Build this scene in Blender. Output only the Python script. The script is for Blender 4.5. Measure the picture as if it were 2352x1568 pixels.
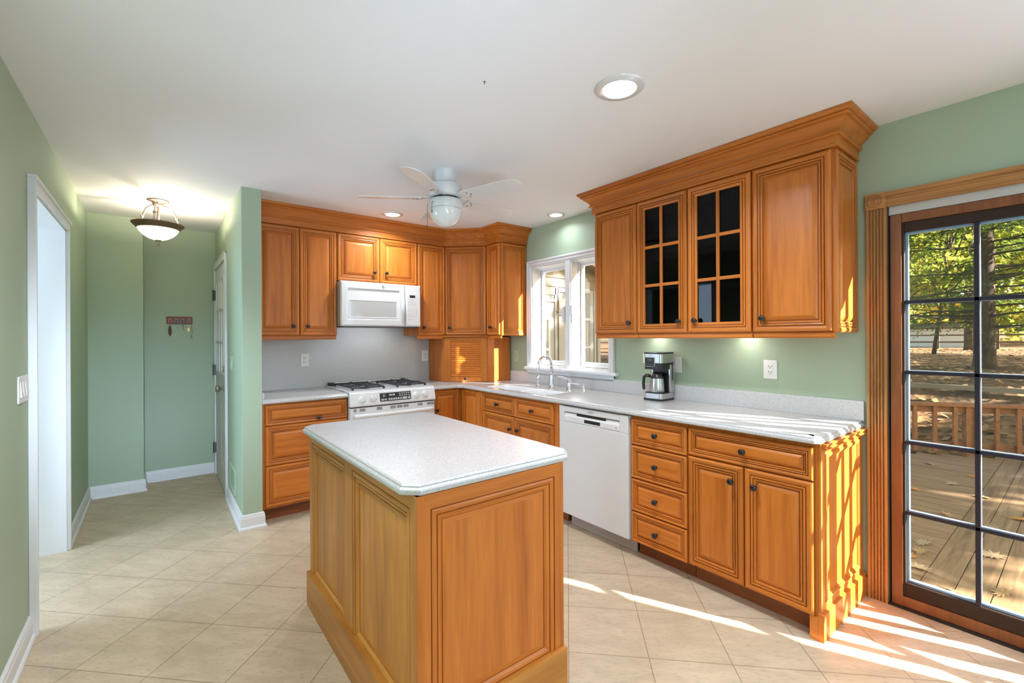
import bpy, bmesh, math, random
from math import sin, cos, pi, radians as R
from mathutils import Vector, Matrix
random.seed(7)
for o in list(bpy.data.objects): bpy.data.objects.remove(o)
S = bpy.context.scene
COL = S.collection

# ------------------------------------------------------------------ camera
cd = bpy.data.cameras.new('camera'); cam = bpy.data.objects.new('camera', cd); COL.objects.link(cam)
cd.sensor_fit = 'HORIZONTAL'; cd.sensor_width = 36.0; cd.lens = 36.0 * 1040.93 / 2352
cd.shift_y = (774.19 - 784) / 2352.0
cd.clip_start = 0.05; cd.clip_end = 400
YAW, ROLL = 0.6644, 0.0050
cam.matrix_world = (Matrix.Translation((-2.9367, -4.3732, 1.3639)) @ Matrix.Rotation(-YAW, 4, 'Z')
                    @ Matrix.Rotation(pi / 2, 4, 'X') @ Matrix.Rotation(-ROLL, 4, 'Z'))
S.camera = cam
# ------------------------------------------------------------------ exposure
S.view_settings.view_transform = 'Standard'; S.view_settings.look = 'None'
S.view_settings.gamma = 1.0; S.view_settings.use_curve_mapping = False
S.view_settings.exposure = 0.33
S.cycles.use_denoising = True
S.cycles.max_bounces = 10; S.cycles.diffuse_bounces = 5; S.cycles.glossy_bounces = 4
S.cycles.transparent_max_bounces = 16; S.cycles.sample_clamp_indirect = 6.0
S.cycles.caustics_reflective = False; S.cycles.caustics_refractive = False
# ------------------------------------------------------------------ sky and sun
W = bpy.data.worlds.new('sky'); S.world = W; W.use_nodes = True
wn = W.node_tree; wn.nodes.clear()
wo = wn.nodes.new('ShaderNodeOutputWorld'); bg = wn.nodes.new('ShaderNodeBackground'); sk = wn.nodes.new('ShaderNodeTexSky')
sk.sky_type = 'NISHITA'; sk.sun_disc = False; sk.sun_elevation = R(25); sk.sun_rotation = R(155)
sk.altitude = 50; sk.air_density = 1.0; sk.dust_density = 1.5
tn = wn.nodes.new('ShaderNodeMix'); tn.data_type = 'RGBA'; tn.blend_type = 'MULTIPLY'; tn.inputs[0].default_value = 1.0; tn.inputs[7].default_value = (1.12, 1.0, 0.82, 1)
wn.links.new(sk.outputs[0], tn.inputs[6]); wn.links.new(tn.outputs[2], bg.inputs[0]); wn.links.new(bg.outputs[0], wo.inputs[0])
bg.inputs[1].default_value = 0.4
sund = bpy.data.lights.new('sun', 'SUN'); sun = bpy.data.objects.new('sun', sund); COL.objects.link(sun)
sund.energy = 32.0; sund.angle = R(0.53); sund.color = (1.0, 0.94, 0.85)
SUNDIR = Vector((-0.42, 0.907, -0.466)).normalized()
sun.rotation_euler = SUNDIR.to_track_quat('-Z', 'Y').to_euler(); sun.location = (6, -12, 8)
def area(name, loc, direction, sx, sy, power, color=(1, 1, 1), shape='RECTANGLE', spread=pi, parent=None):
    d = bpy.data.lights.new(name, 'AREA'); o = bpy.data.objects.new(name, d); COL.objects.link(o)
    d.shape = shape; d.size = sx; d.size_y = sy; d.energy = power; d.color = color; d.spread = spread
    o.location = loc; o.rotation_euler = Vector(direction).to_track_quat('-Z', 'Y').to_euler()
    if parent: o.parent = parent
    return o
# unseen fill lamps added behind the camera and beyond the left opening
COOL = (0.60, 0.76, 1.0)
area('side_fill', (-0.06, -6.0, 1.45), (-1, 0.05, 0.0), 1.8, 1.4, 50, COOL)  # added fill from the window wall, no window modelled there
area('ceiling_fill', (-2.6, -5.2, 1.0), (0.55, 3.2, 1.65), 0.6, 0.6, 3.2, COOL, spread=R(50))  # added beam that brightens the kitchen ceiling
area('left_fill', (-3.35, -5.6, 1.5), (1, 0.35, 0.0), 1.4, 1.4, 38, COOL)  # added fill from the left wall, no window modelled there
area('hall_fill', (-3.0, -5.0, 2.0), (0.012, 1, -0.25), 0.3, 0.3, 2.6, COOL, spread=R(24))  # added narrow beam that brightens the hall
area('next_room_fill', (-4.95, -0.85, 1.4), (1, -0.25, 0.0), 1.3, 1.8, 62, COOL)  # added fill for the left floor and pier, source unseen
CAN_W, HALL_W, UNDER_W = 15.5, 18.0, 0.6

# ------------------------------------------------------------------ materials
def srgb(r, g, b):
    f = lambda c: (c / 255 / 12.92) if c / 255 <= 0.04045 else ((c / 255 + 0.055) / 1.055) ** 2.4
    return (f(r), f(g), f(b), 1)
MATS = {}
def mat(name, color, rough=0.5, metal=0.0, coat=0.0, spec=0.5, emit=None, es=0.0):
    m = bpy.data.materials.new(name); m.use_nodes = True; MATS[name] = m
    b = m.node_tree.nodes['Principled BSDF']
    c = color if len(color) == 4 else (*color, 1)
    b.inputs['Base Color'].default_value = c; b.inputs['Roughness'].default_value = rough
    b.inputs['Metallic'].default_value = metal; b.inputs['Coat Weight'].default_value = coat
    b.inputs['Specular IOR Level'].default_value = spec
    if emit:
        b.inputs['Emission Color'].default_value = (*emit[:3], 1); b.inputs['Emission Strength'].default_value = es
    return m
class NT:
    def __init__(s, m): s.t = m.node_tree; s.b = s.t.nodes['Principled BSDF']
    def n(s, typ, **kw):
        nd = s.t.nodes.new(typ)
        for k, v in kw.items():
            if hasattr(nd, k): setattr(nd, k, v)
            else: nd.inputs[k.replace('_', ' ')].default_value = v
        return nd
    def l(s, a, b): s.t.links.new(a, b)
    def ramp(s, fac, stops):
        r = s.n('ShaderNodeValToRGB'); e = r.color_ramp.elements
        while len(e) < len(stops): e.new(0.5)
        for i, (p, c) in enumerate(stops): e[i].position = p; e[i].color = c if len(c) == 4 else (*c, 1)
        s.l(fac, r.inputs[0]); return r.outputs[0]
    def mix(s, fac, a, b, mode='MIX'):
        x = s.n('ShaderNodeMix', data_type='RGBA', blend_type=mode)
        for sock, v in ((x.inputs[0], fac), (x.inputs[6], a), (x.inputs[7], b)):
            if isinstance(v, bpy.types.NodeSocket): s.l(v, sock)
            else: sock.default_value = v
        return x.outputs[2]
    def bump(s, h, strength, dist=0.002):
        b = s.n('ShaderNodeBump'); b.inputs['Strength'].default_value = strength; b.inputs['Distance'].default_value = dist
        s.l(h, b.inputs['Height']); s.l(b.outputs[0], s.b.inputs['Normal'])
def wood(name, light, mid, dark, scale, rough=0.38, coat=0.06, vary=0.14):
    m = mat(name, mid, rough, coat=coat, spec=0.35); t = NT(m); m.node_tree.nodes['Principled BSDF'].inputs['Coat Roughness'].default_value = 0.18
    tc = t.n('ShaderNodeTexCoord'); oi = t.n('ShaderNodeObjectInfo')
    mul = t.n('ShaderNodeVectorMath', operation='SCALE'); mul.inputs[0].default_value = (3.1, 5.7, 9.3); t.l(oi.outputs['Random'], mul.inputs[3])
    add = t.n('ShaderNodeVectorMath', operation='ADD'); t.l(tc.outputs['Object'], add.inputs[0]); t.l(mul.outputs[0], add.inputs[1])
    mp = t.n('ShaderNodeMapping'); mp.inputs['Scale'].default_value = scale; t.l(add.outputs[0], mp.inputs[0])
    n1 = t.n('ShaderNodeTexNoise'); n1.inputs['Scale'].default_value = 1.0; n1.inputs['Detail'].default_value = 5; n1.inputs['Distortion'].default_value = 1.2
    n2 = t.n('ShaderNodeTexNoise'); n2.inputs['Scale'].default_value = 6.0; n2.inputs['Detail'].default_value = 4
    t.l(mp.outputs[0], n1.inputs[0]); t.l(mp.outputs[0], n2.inputs[0])
    c1 = t.ramp(n1.outputs[0], [(0.25, dark), (0.48, mid), (0.72, light)])
    c2 = t.ramp(n2.outputs[0], [(0.35, (0.86, 0.82, 0.78)), (0.6, (1, 1, 1))])
    c = t.mix(0.8, c1, c2, 'MULTIPLY')
    v = t.n('ShaderNodeMapRange'); v.inputs[3].default_value = 1 - vary; v.inputs[4].default_value = 1 + vary * 0.6; t.l(oi.outputs['Random'], v.inputs[0])
    hs = t.n('ShaderNodeHueSaturation'); t.l(v.outputs[0], hs.inputs['Value']); t.l(c, hs.inputs['Color'])
    t.l(hs.outputs[0], t.b.inputs['Base Color'])
    t.bump(n2.outputs[0], 0.06)
    return m
cl, cm_, cdk = (0.66, 0.216, 0.034), (0.565, 0.172, 0.024), (0.43, 0.117, 0.014)
WV = wood('cherry_wood_upright_grain', cl, cm_, cdk, (15, 15, 0.9))
WH = wood('cherry_wood_level_grain', cl, cm_, cdk, (0.9, 15, 15))
IV = wood('yellow_lit_wood_upright_grain', (0.66, 0.30, 0.060), (0.55, 0.235, 0.043), (0.42, 0.165, 0.028), (9, 9, 0.9))  # yellower light on the island's side put into the wood colour
IH = wood('yellow_lit_wood_level_grain', (0.66, 0.30, 0.060), (0.55, 0.235, 0.043), (0.42, 0.165, 0.028), (0.9, 0.9, 9))  # same yellow light in the colour, with level grain
OAKV = wood('oak_upright_grain', (0.54, 0.275, 0.100), (0.45, 0.215, 0.070), (0.31, 0.13, 0.038), (22, 22, 1.2), 0.4, 0.1)
OAKH = wood('oak_level_grain', (0.54, 0.275, 0.100), (0.45, 0.215, 0.070), (0.31, 0.13, 0.038), (22, 1.2, 22), 0.4, 0.1)
DOORW = wood('reddish_door_wood', (0.25, 0.092, 0.030), (0.20, 0.070, 0.022), (0.15, 0.048, 0.015), (14, 14, 1.5), 0.4, 0.1)
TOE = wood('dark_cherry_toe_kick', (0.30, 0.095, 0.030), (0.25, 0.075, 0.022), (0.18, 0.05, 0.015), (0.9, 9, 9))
DECKX = wood('weathered_deck_board_lengthwise', (0.40, 0.255, 0.13), (0.30, 0.18, 0.085), (0.16, 0.09, 0.042), (1.2, 18, 6), 0.8, 0.0)
DECKY = wood('weathered_deck_board_crosswise', (0.40, 0.255, 0.13), (0.30, 0.18, 0.085), (0.16, 0.09, 0.042), (18, 1.2, 6), 0.8, 0.0)
RAILW = wood('redwood_railing', (0.40, 0.17, 0.065), (0.33, 0.13, 0.048), (0.24, 0.09, 0.033), (6, 6, 6), 0.7, 0.0)
BARK = wood('tree_bark', (0.16, 0.115, 0.08), (0.10, 0.07, 0.048), (0.045, 0.032, 0.024), (14, 14, 3), 0.9, 0.0)
FENCEW = wood('grey_split_rail_wood', (0.22, 0.17, 0.12), (0.15, 0.11, 0.08), (0.09, 0.065, 0.05), (4, 4, 9), 0.9, 0.0)

def paint(name, color, rough=0.55, bump=0.05):
    m = mat(name, color, rough); t = NT(m)
    tc = t.n('ShaderNodeTexCoord'); n1 = t.n('ShaderNodeTexNoise'); n1.inputs['Scale'].default_value = 260; n1.inputs['Detail'].default_value = 2
    n2 = t.n('ShaderNodeTexNoise'); n2.inputs['Scale'].default_value = 1.4
    t.l(tc.outputs['Object'], n1.inputs[0]); t.l(tc.outputs['Object'], n2.inputs[0])
    k = t.ramp(n2.outputs[0], [(0.3, (0.965, 0.965, 0.965)), (0.7, (1, 1, 1))])
    t.l(t.mix(1.0, (*color[:3], 1), k, 'MULTIPLY'), t.b.inputs['Base Color'])
    t.bump(n1.outputs[0], bump, 0.001)
    return m
GREEN = paint('sage_green_wall_paint', (0.375, 0.468, 0.335))
CEIL = paint('white_ceiling_paint', (0.835, 0.835, 0.85), 0.8)
WHITE = paint('white_trim_paint', (0.76, 0.765, 0.77), 0.4, 0.02)
APPL = mat('white_enamel', (0.78, 0.78, 0.775), 0.22, coat=0.3)
APPL2 = mat('satin_white_steel_panel', (0.70, 0.70, 0.69), 0.35)
PLATE = mat('white_plastic_plate', (0.80, 0.80, 0.78), 0.35)
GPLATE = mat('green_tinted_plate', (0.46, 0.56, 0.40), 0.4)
BLACK = mat('black_plastic', (0.012, 0.012, 0.013), 0.35)
IRON = mat('black_cast_iron', (0.03, 0.03, 0.032), 0.5)
KNOB = mat('black_bronze_knob', (0.012, 0.014, 0.018), 0.18, metal=0.3, coat=0.5)
DARK = mat('dark_gap', (0.02, 0.018, 0.016), 0.8)
GREYP = mat('grey_print', (0.35, 0.35, 0.35), 0.6)
LGREY = mat('pale_grey_print', (0.55, 0.55, 0.55), 0.6)
CHROME = mat('chrome', (0.82, 0.82, 0.83), 0.06, metal=1.0)
STEEL = mat('brushed_steel', (0.62, 0.61, 0.59), 0.28, metal=1.0)
HINGE = mat('dark_pewter_hinge', (0.12, 0.12, 0.125), 0.4, metal=0.8)
NICKEL = mat('aged_nickel', (0.34, 0.29, 0.25), 0.38, metal=0.85)
BRONZE = mat('brown_bronze_rim', (0.17, 0.105, 0.06), 0.4, metal=0.6)
SINKM = mat('white_solid_surface_sink', (0.83, 0.83, 0.82), 0.18)
FANW = mat('white_fan_lacquer', (0.66, 0.66, 0.65), 0.35)
OPAL = mat('opal_glass_globe', (0.72, 0.72, 0.70), 0.08, coat=0.6)
MWIN = mat('pale_grey_oven_window', (0.52, 0.52, 0.50), 0.12, coat=0.5)
BULBM = mat('lit_lamp_lens', (1, 1, 1), 0.5, emit=(1.0, 0.96, 0.9), es=7.0)
ALAB = mat('lit_alabaster_bowl', (0.9, 0.8, 0.65), 0.4, emit=(1.0, 0.84, 0.62), es=3.0)
NAVY = mat('dark_slate_door_sash', (0.016, 0.016, 0.026), 0.45, spec=0.3)
SASHB = mat('dark_brown_sash', (0.030, 0.016, 0.010), 0.6, spec=0.25)
BLUEW = mat('outer_frame_blue_skylight_tint', (0.28, 0.46, 0.66), 0.5)  # blue outdoor light on the muntin rims put into the frame colour
BLIND = mat('grey_blind_headrail', (0.50, 0.49, 0.47), 0.5)
SIDE = paint('beige_siding_paint', (0.27, 0.23, 0.17), 0.7)
EXTW = paint('off_white_exterior_paint', (0.40, 0.39, 0.37), 0.6)
PALEB = paint('pale_blue_white_wall', (0.80, 0.85, 0.88), 0.7)
ROOF = mat('grey_roof', (0.16, 0.15, 0.14), 0.9)
PALEW = wood('pale_timber', (0.36, 0.30, 0.20), (0.30, 0.24, 0.16), (0.22, 0.17, 0.11), (6, 0.8, 6), 0.8, 0.0)
def glass(name, tint, gl):
    m = bpy.data.materials.new(name); m.use_nodes = True; t = m.node_tree; t.nodes.clear()
    o = t.nodes.new('ShaderNodeOutputMaterial'); mx = t.nodes.new('ShaderNodeMixShader'); tr = t.nodes.new('ShaderNodeBsdfTransparent'); g = t.nodes.new('ShaderNodeBsdfGlossy')
    lw = t.nodes.new('ShaderNodeLayerWeight'); lw.inputs[0].default_value = 0.5; pw = t.nodes.new('ShaderNodeMath'); pw.operation = 'POWER'; pw.inputs[1].default_value = 5.0
    fr = t.nodes.new('ShaderNodeMath'); fr.operation = 'MULTIPLY_ADD'; fr.inputs[1].default_value = 0.6; fr.inputs[2].default_value = gl; t.links.new(lw.outputs['Facing'], pw.inputs[0]); t.links.new(pw.outputs[0], fr.inputs[0])
    tr.inputs[0].default_value = (*tint, 1); g.inputs['Roughness'].default_value = 0.01
    t.links.new(fr.outputs[0], mx.inputs[0]); t.links.new(tr.outputs[0], mx.inputs[1]); t.links.new(g.outputs[0], mx.inputs[2]); t.links.new(mx.outputs[0], o.inputs[0])
    return m
GLASS = glass('clear_window_glass', (0.97, 0.985, 0.98), 0.03)
CABGLASS = glass('smoked_cabinet_glass', (0.16, 0.17, 0.20), 0.02)
def counter(name):
    m = mat(name, (0.6, 0.6, 0.6), 0.22); t = NT(m); tc = t.n('ShaderNodeTexCoord')
    v = t.n('ShaderNodeTexVoronoi'); v.inputs['Scale'].default_value = 420
    n = t.n('ShaderNodeTexNoise'); n.inputs['Scale'].default_value = 230; n.inputs['Detail'].default_value = 3
    t.l(tc.outputs['Object'], v.inputs[0]); t.l(tc.outputs['Object'], n.inputs[0])
    a = t.ramp(v.outputs['Color'], [(0.1, (0.45, 0.445, 0.44)), (0.4, (0.52, 0.515, 0.505)), (0.8, (0.575, 0.57, 0.555))])
    b = t.ramp(n.outputs[0], [(0.36, (0.84, 0.84, 0.84)), (0.5, (1, 1, 1)), (0.72, (1.06, 1.06, 1.06))])
    t.l(t.mix(1.0, a, b, 'MULTIPLY'), t.b.inputs['Base Color']); return m
STONE = counter('speckled_grey_solid_surface')
def tile():
    m = mat('beige_floor_tile', (0.5, 0.4, 0.3), 0.38); t = NT(m); g = t.n('ShaderNodeNewGeometry')
    rot = t.n('ShaderNodeVectorRotate', rotation_type='Z_AXIS'); rot.inputs['Angle'].default_value = R(45); t.l(g.outputs['Position'], rot.inputs[0])
    add = t.n('ShaderNodeVectorMath', operation='ADD'); add.inputs[1].default_value = (33.85, 2.853 + 33.85, 0); t.l(rot.outputs[0], add.inputs[0])
    br = t.n('ShaderNodeTexBrick'); br.offset = 0.0; br.squash = 1.0; t.l(add.outputs[0], br.inputs[0])
    for k, v in (('Scale', 1.0), ('Mortar Size', 0.0024), ('Mortar Smooth', 0.25), ('Brick Width', 0.3385), ('Row Height', 0.3385), ('Bias', 0.0)): br.inputs[k].default_value = v
    br.inputs['Color1'].default_value = (0.555, 0.435, 0.295, 1); br.inputs['Color2'].default_value = (0.59, 0.47, 0.325, 1); br.inputs['Mortar'].default_value = (0.34, 0.25, 0.16, 1)
    mp = t.n('ShaderNodeMapping'); mp.inputs['Scale'].default_value = (2.2, 6.5, 1); t.l(rot.outputs[0], mp.inputs[0])
    n1 = t.n('ShaderNodeTexNoise'); n1.inputs['Scale'].default_value = 2.2; n1.inputs['Detail'].default_value = 6; n1.inputs['Distortion'].default_value = 0.8
    n2 = t.n('ShaderNodeTexNoise'); n2.inputs['Scale'].default_value = 13; n2.inputs['Detail'].default_value = 6; n2.inputs['Roughness'].default_value = 0.7
    t.l(mp.outputs[0], n1.inputs[0]); t.l(mp.outputs[0], n2.inputs[0])
    a = t.ramp(n1.outputs[0], [(0.3, (0.86, 0.85, 0.83)), (0.65, (1.06, 1.06, 1.06))])
    b = t.ramp(n2.outputs[0], [(0.34, (0.78, 0.76, 0.73)), (0.46, (1, 1, 1)), (0.7, (1.05, 1.05, 1.05))])
    c = t.mix(1.0, t.mix(1.0, br.outputs[0], a, 'MULTIPLY'), b, 'MULTIPLY'); t.l(c, t.b.inputs['Base Color'])
    inv = t.n('ShaderNodeMath', operation='SUBTRACT'); inv.inputs[0].default_value = 1.0; t.l(br.outputs['Fac'], inv.inputs[1])
    t.bump(inv.outputs[0], 0.6, 0.003); return m
TILE = tile()
def litter():
    m = mat('leaf_litter_ground', (0.2, 0.13, 0.08), 0.95); t = NT(m); tc = t.n('ShaderNodeTexCoord')
    v = t.n('ShaderNodeTexVoronoi'); v.inputs['Scale'].default_value = 9; n = t.n('ShaderNodeTexNoise'); n.inputs['Scale'].default_value = 0.8; n.inputs['Detail'].default_value = 4
    t.l(tc.outputs['Object'], v.inputs[0]); t.l(tc.outputs['Object'], n.inputs[0])
    a = t.ramp(v.outputs['Color'], [(0.0, (0.05, 0.022, 0.008)), (0.35, (0.14, 0.062, 0.02)), (0.65, (0.24, 0.11, 0.033)), (1.0, (0.42, 0.22, 0.075))])
    b = t.ramp(n.outputs[0], [(0.47, (0.10, 0.13, 0.035)), (0.53, (1, 1, 1))])
    t.l(t.mix(0.45, a, b, 'MULTIPLY'), t.b.inputs['Base Color']); t.bump(v.outputs['Distance'], 0.8, 0.03); return m
LITTER = litter()
def leafm(name, c1, c2, trans=0.5):
    m = bpy.data.materials.new(name); m.use_nodes = True; t = m.node_tree; t.nodes.clear()
    o = t.nodes.new('ShaderNodeOutputMaterial'); mx = t.nodes.new('ShaderNodeMixShader'); d = t.nodes.new('ShaderNodeBsdfDiffuse'); tr = t.nodes.new('ShaderNodeBsdfTranslucent')
    g = t.nodes.new('ShaderNodeNewGeometry'); r = t.nodes.new('ShaderNodeValToRGB'); r.color_ramp.elements[0].color = (*c1, 1); r.color_ramp.elements[1].color = (*c2, 1)
    t.links.new(g.outputs['Random Per Island'], r.inputs[0]); t.links.new(r.outputs[0], d.inputs[0]); t.links.new(r.outputs[0], tr.inputs[0])
    mx.inputs[0].default_value = trans; t.links.new(d.outputs[0], mx.inputs[1]); t.links.new(tr.outputs[0], mx.inputs[2]); t.links.new(mx.outputs[0], o.inputs[0]); return m
NEEDLE = leafm('hemlock_needles', (0.07, 0.115, 0.022), (0.24, 0.33, 0.065))
YELLOW = leafm('yellow_autumn_leaves', (0.55, 0.42, 0.05), (0.90, 0.66, 0.10))
LIME = leafm('yellow_green_leaves', (0.17, 0.24, 0.035), (0.46, 0.43, 0.07))
DRYLEAF = leafm('dry_oak_leaf', (0.28, 0.15, 0.06), (0.62, 0.42, 0.22), 0.15)
PALELEAF = leafm('pale_dry_leaf', (0.38, 0.27, 0.16), (0.46, 0.34, 0.21), 0.15)
ORANGELEAF = leafm('orange_dry_leaf', (0.46, 0.20, 0.06), (0.62, 0.32, 0.10), 0.15)

# ------------------------------------------------------------------ mesh helpers
class MB:
    def __init__(s): s.v = []; s.f = []; s.m = []; s.sm = []; s.mi = 0; s.T = None
    def add(s, vs, fs, mi=None, smooth=False, mis=None):
        b = len(s.v)
        s.v += [tuple(s.T @ Vector(p)) if s.T else tuple(p) for p in vs]
        for i, f in enumerate(fs):
            s.f.append(tuple(b + k for k in f)); s.m.append(mis[i] if mis else (s.mi if mi is None else mi)); s.sm.append(smooth)
        return s
    def box(s, x0, x1, y0, y1, z0, z1, mi=None):
        x0, x1 = min(x0, x1), max(x0, x1); y0, y1 = min(y0, y1), max(y0, y1); z0, z1 = min(z0, z1), max(z0, z1)
        return s.add([(x0, y0, z0), (x1, y0, z0), (x1, y1, z0), (x0, y1, z0), (x0, y0, z1), (x1, y0, z1), (x1, y1, z1), (x0, y1, z1)],
                     [(0, 3, 2, 1), (4, 5, 6, 7), (0, 1, 5, 4), (1, 2, 6, 5), (2, 3, 7, 6), (3, 0, 4, 7)], mi)
    def poly(s, pts, z0, z1, mi=None):          # upright prism on an (x, y) outline
        n = len(pts); a = sum(pts[i][0] * pts[(i + 1) % n][1] - pts[(i + 1) % n][0] * pts[i][1] for i in range(n))
        if a < 0: pts = pts[::-1]
        return s.add([(x, y, z0) for x, y in pts] + [(x, y, z1) for x, y in pts],
                     [tuple(range(n - 1, -1, -1)), tuple(range(n, 2 * n))] + [(i, (i + 1) % n, n + (i + 1) % n, n + i) for i in range(n)], mi)
    def prism(s, pts, axis, a, b, mi=None):     # outline in the two other axes, pushed along an axis
        f = {'x': lambda p, t: (t, p[0], p[1]), 'y': lambda p, t: (p[0], t, p[1]), 'z': lambda p, t: (p[0], p[1], t)}[axis]
        n = len(pts)
        return s.add([f(p, a) for p in pts] + [f(p, b) for p in pts],
                     [tuple(range(n - 1, -1, -1)), tuple(range(n, 2 * n))] + [(i, (i + 1) % n, n + (i + 1) % n, n + i) for i in range(n)], mi)
    def lathe(s, prof, n=24, axis='z', c=(0, 0, 0), mi=None, smooth=True, cap=True):
        vs = []; fs = []; k = len(prof)
        for i in range(n):
            a = 2 * pi * i / n
            for r, h in prof:
                p = {'z': (r * cos(a), r * sin(a), h), 'y': (r * cos(a), h, r * sin(a)), 'x': (h, r * cos(a), r * sin(a))}[axis]
                vs.append((p[0] + c[0], p[1] + c[1], p[2] + c[2]))
        for i in range(n):
            j = (i + 1) % n
            for q in range(k - 1): fs.append((i * k + q, j * k + q, j * k + q + 1, i * k + q + 1))
        s.add(vs, fs, mi, smooth)
        if cap:
            for q in (0, k - 1):
                if prof[q][0] > 1e-6: s.add([vs[i * k + q] for i in range(n)], [tuple(range(n))], mi, False)
        return s
    def tube(s, pts, r, n=8, mi=None, smooth=True, cap=True):
        pts = [Vector(p) for p in pts]; rs = r if isinstance(r, (list, tuple)) else [r] * len(pts); vs = []; fs = []
        up = Vector((0, 0, 1)); prev = None
        for i, p in enumerate(pts):
            d = (pts[min(i + 1, len(pts) - 1)] - pts[max(i - 1, 0)]).normalized()
            if prev is None: u = d.cross(up if abs(d.z) < 0.95 else Vector((1, 0, 0))).normalized()
            else: u = (prev - d * prev.dot(d)).normalized()
            prev = u; w = d.cross(u)
            for k in range(n):
                a = 2 * pi * k / n; vs.append(tuple(p + (u * cos(a) + w * sin(a)) * rs[i]))
        for i in range(len(pts) - 1):
            for k in range(n): fs.append((i * n + k, i * n + (k + 1) % n, (i + 1) * n + (k + 1) % n, (i + 1) * n + k))
        if cap: fs.append(tuple(range(n - 1, -1, -1))); fs.append(tuple((len(pts) - 1) * n + k for k in range(n)))
        return s.add(vs, fs, mi, smooth)
    def sweep(s, prof, path, side=1, closed=False, mi=None):   # moulding: (out, z) profile along an (x, y) path, mitred
        n = len(path); k = len(prof); vs = []; fs = []
        def nrm(a, b):
            d = Vector((b[0] - a[0], b[1] - a[1])).normalized(); return Vector((d.y, -d.x)) * side
        for i, p in enumerate(path):
            if closed: n1, n2 = nrm(path[i - 1], p), nrm(p, path[(i + 1) % n])
            else:
                n1 = nrm(path[i - 1], p) if i else nrm(p, path[1]); n2 = nrm(p, path[i + 1]) if i < n - 1 else n1
            m = (n1 + n2) / (1 + n1.dot(n2))
            for o, z in prof: vs.append((p[0] + m.x * o, p[1] + m.y * o, z))
        for i in range(n if closed else n - 1):
            j = (i + 1) % n
            for q in range(k): fs.append((i * k + q, i * k + (q + 1) % k, j * k + (q + 1) % k, j * k + q))
        if not closed: fs.append(tuple(range(k))); fs.append(tuple((n - 1) * k + q for q in range(k - 1, -1, -1)))
        return s.add(vs, fs, mi)
    def nested(s, x0, x1, z0, z1, prof, y=0.0, back=True, stile=0, rail=1, field=0, tail=True):   # mitred raised panel facing -y
        vs = []; fs = []; ms = []
        for o, h in prof: vs += [(x0 + o, y - h, z0 + o), (x1 - o, y - h, z0 + o), (x1 - o, y - h, z1 - o), (x0 + o, y - h, z1 - o)]
        for i in range(len(prof) - 1):
            a, b = 4 * i, 4 * i + 4
            for q in range(4): fs.append((a + q, a + (q + 1) % 4, b + (q + 1) % 4, b + q)); ms.append((rail, stile, rail, stile)[q])
        if tail: b = 4 * (len(prof) - 1); fs.append((b, b + 1, b + 2, b + 3)); ms.append(field)
        if back:
            fs.append((3, 2, 1, 0)); ms.append(stile)
        return s.add(vs, fs, mis=ms)
    def rrect(self, cx, cy, hx, hy, r, n=6):
        pts = []
        for qx, qy, a0 in ((1, 1, 0), (-1, 1, 90), (-1, -1, 180), (1, -1, 270)):
            for i in range(n + 1):
                a = R(a0 + 90 * i / n); pts.append((cx + qx * (hx - r) + r * cos(a), cy + qy * (hy - r) + r * sin(a)))
        return pts
def obj(name, mb, mats, parent=None, bevel=0.0, seg=2, ang=40):
    me = bpy.data.meshes.new(name); me.from_pydata(mb.v, [], mb.f)
    for m in (mats if isinstance(mats, (list, tuple)) else [mats]): me.materials.append(m)
    me.polygons.foreach_set('material_index', mb.m); me.polygons.foreach_set('use_smooth', mb.sm); me.update()
    o = bpy.data.objects.new(name, me); COL.objects.link(o)
    if parent: o.parent = parent
    if bevel:
        b = o.modifiers.new('edge', 'BEVEL'); b.width = bevel; b.segments = seg; b.limit_method = 'ANGLE'; b.angle_limit = R(ang)
    return o
def fixn(o):
    bm = bmesh.new(); bm.from_mesh(o.data); bmesh.ops.recalc_face_normals(bm, faces=bm.faces); bm.to_mesh(o.data); bm.free(); return o
def tag(o, label=None, cat=None, group=None, kind=None):
    if label: o['label'] = label
    if cat: o['category'] = cat
    if group: o['group'] = group
    if kind: o['kind'] = kind
    return o
def thing(name, label, cat, loc=(0, 0, 0), rz=0.0, group=None, kind=None):
    o = bpy.data.objects.new(name, None); COL.objects.link(o); o.location = loc; o.rotation_euler = (0, 0, rz)
    o.empty_display_size = 0.05
    return tag(o, label, cat, group, kind)
def struct(name, mb, mats, parent=None, bevel=0.0, label=None):
    o = obj(name, mb, mats, parent, bevel)
    if not parent: o['kind'] = 'structure'
    if label: o['label'] = label
    return o
def box(x0, x1, y0, y1, z0, z1): return MB().box(x0, x1, y0, y1, z0, z1)
def text(name, s, size, m, parent, mat4, ext=0.0004):
    c = bpy.data.curves.new(name, 'FONT'); c.body = s; c.size = size; c.extrude = ext; c.align_x = 'CENTER'; c.align_y = 'CENTER'; c.resolution_u = 3
    t = bpy.data.objects.new(name, c); COL.objects.link(t)
    me = bpy.data.meshes.new_from_object(t.evaluated_get(bpy.context.evaluated_depsgraph_get())); me.materials.clear(); me.materials.append(m)
    bpy.data.objects.remove(t); me.transform(mat4)
    o = bpy.data.objects.new(name, me); COL.objects.link(o); o.parent = parent; return o
FACE = Matrix.Rotation(pi / 2, 4, 'X')          # text standing up, read from -y
def at(x, y, z): return Matrix.Translation((x, y, z)) @ FACE

H = 2.445
# ================================================================== room shell
XL, XP0, XP1 = -3.402, -2.462, -2.335
YB = -7.5
struct('floor', box(-5.2, 0.0, YB - 0.1, 1.4, -0.12, 0.0), TILE)
struct('ceiling', box(-5.2, 0.16, YB - 0.1, 1.4, H, H + 0.14), CEIL)
struct('wall_range', box(XP1, 0.16, 0.0, 0.14, 0, H), GREEN)
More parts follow.
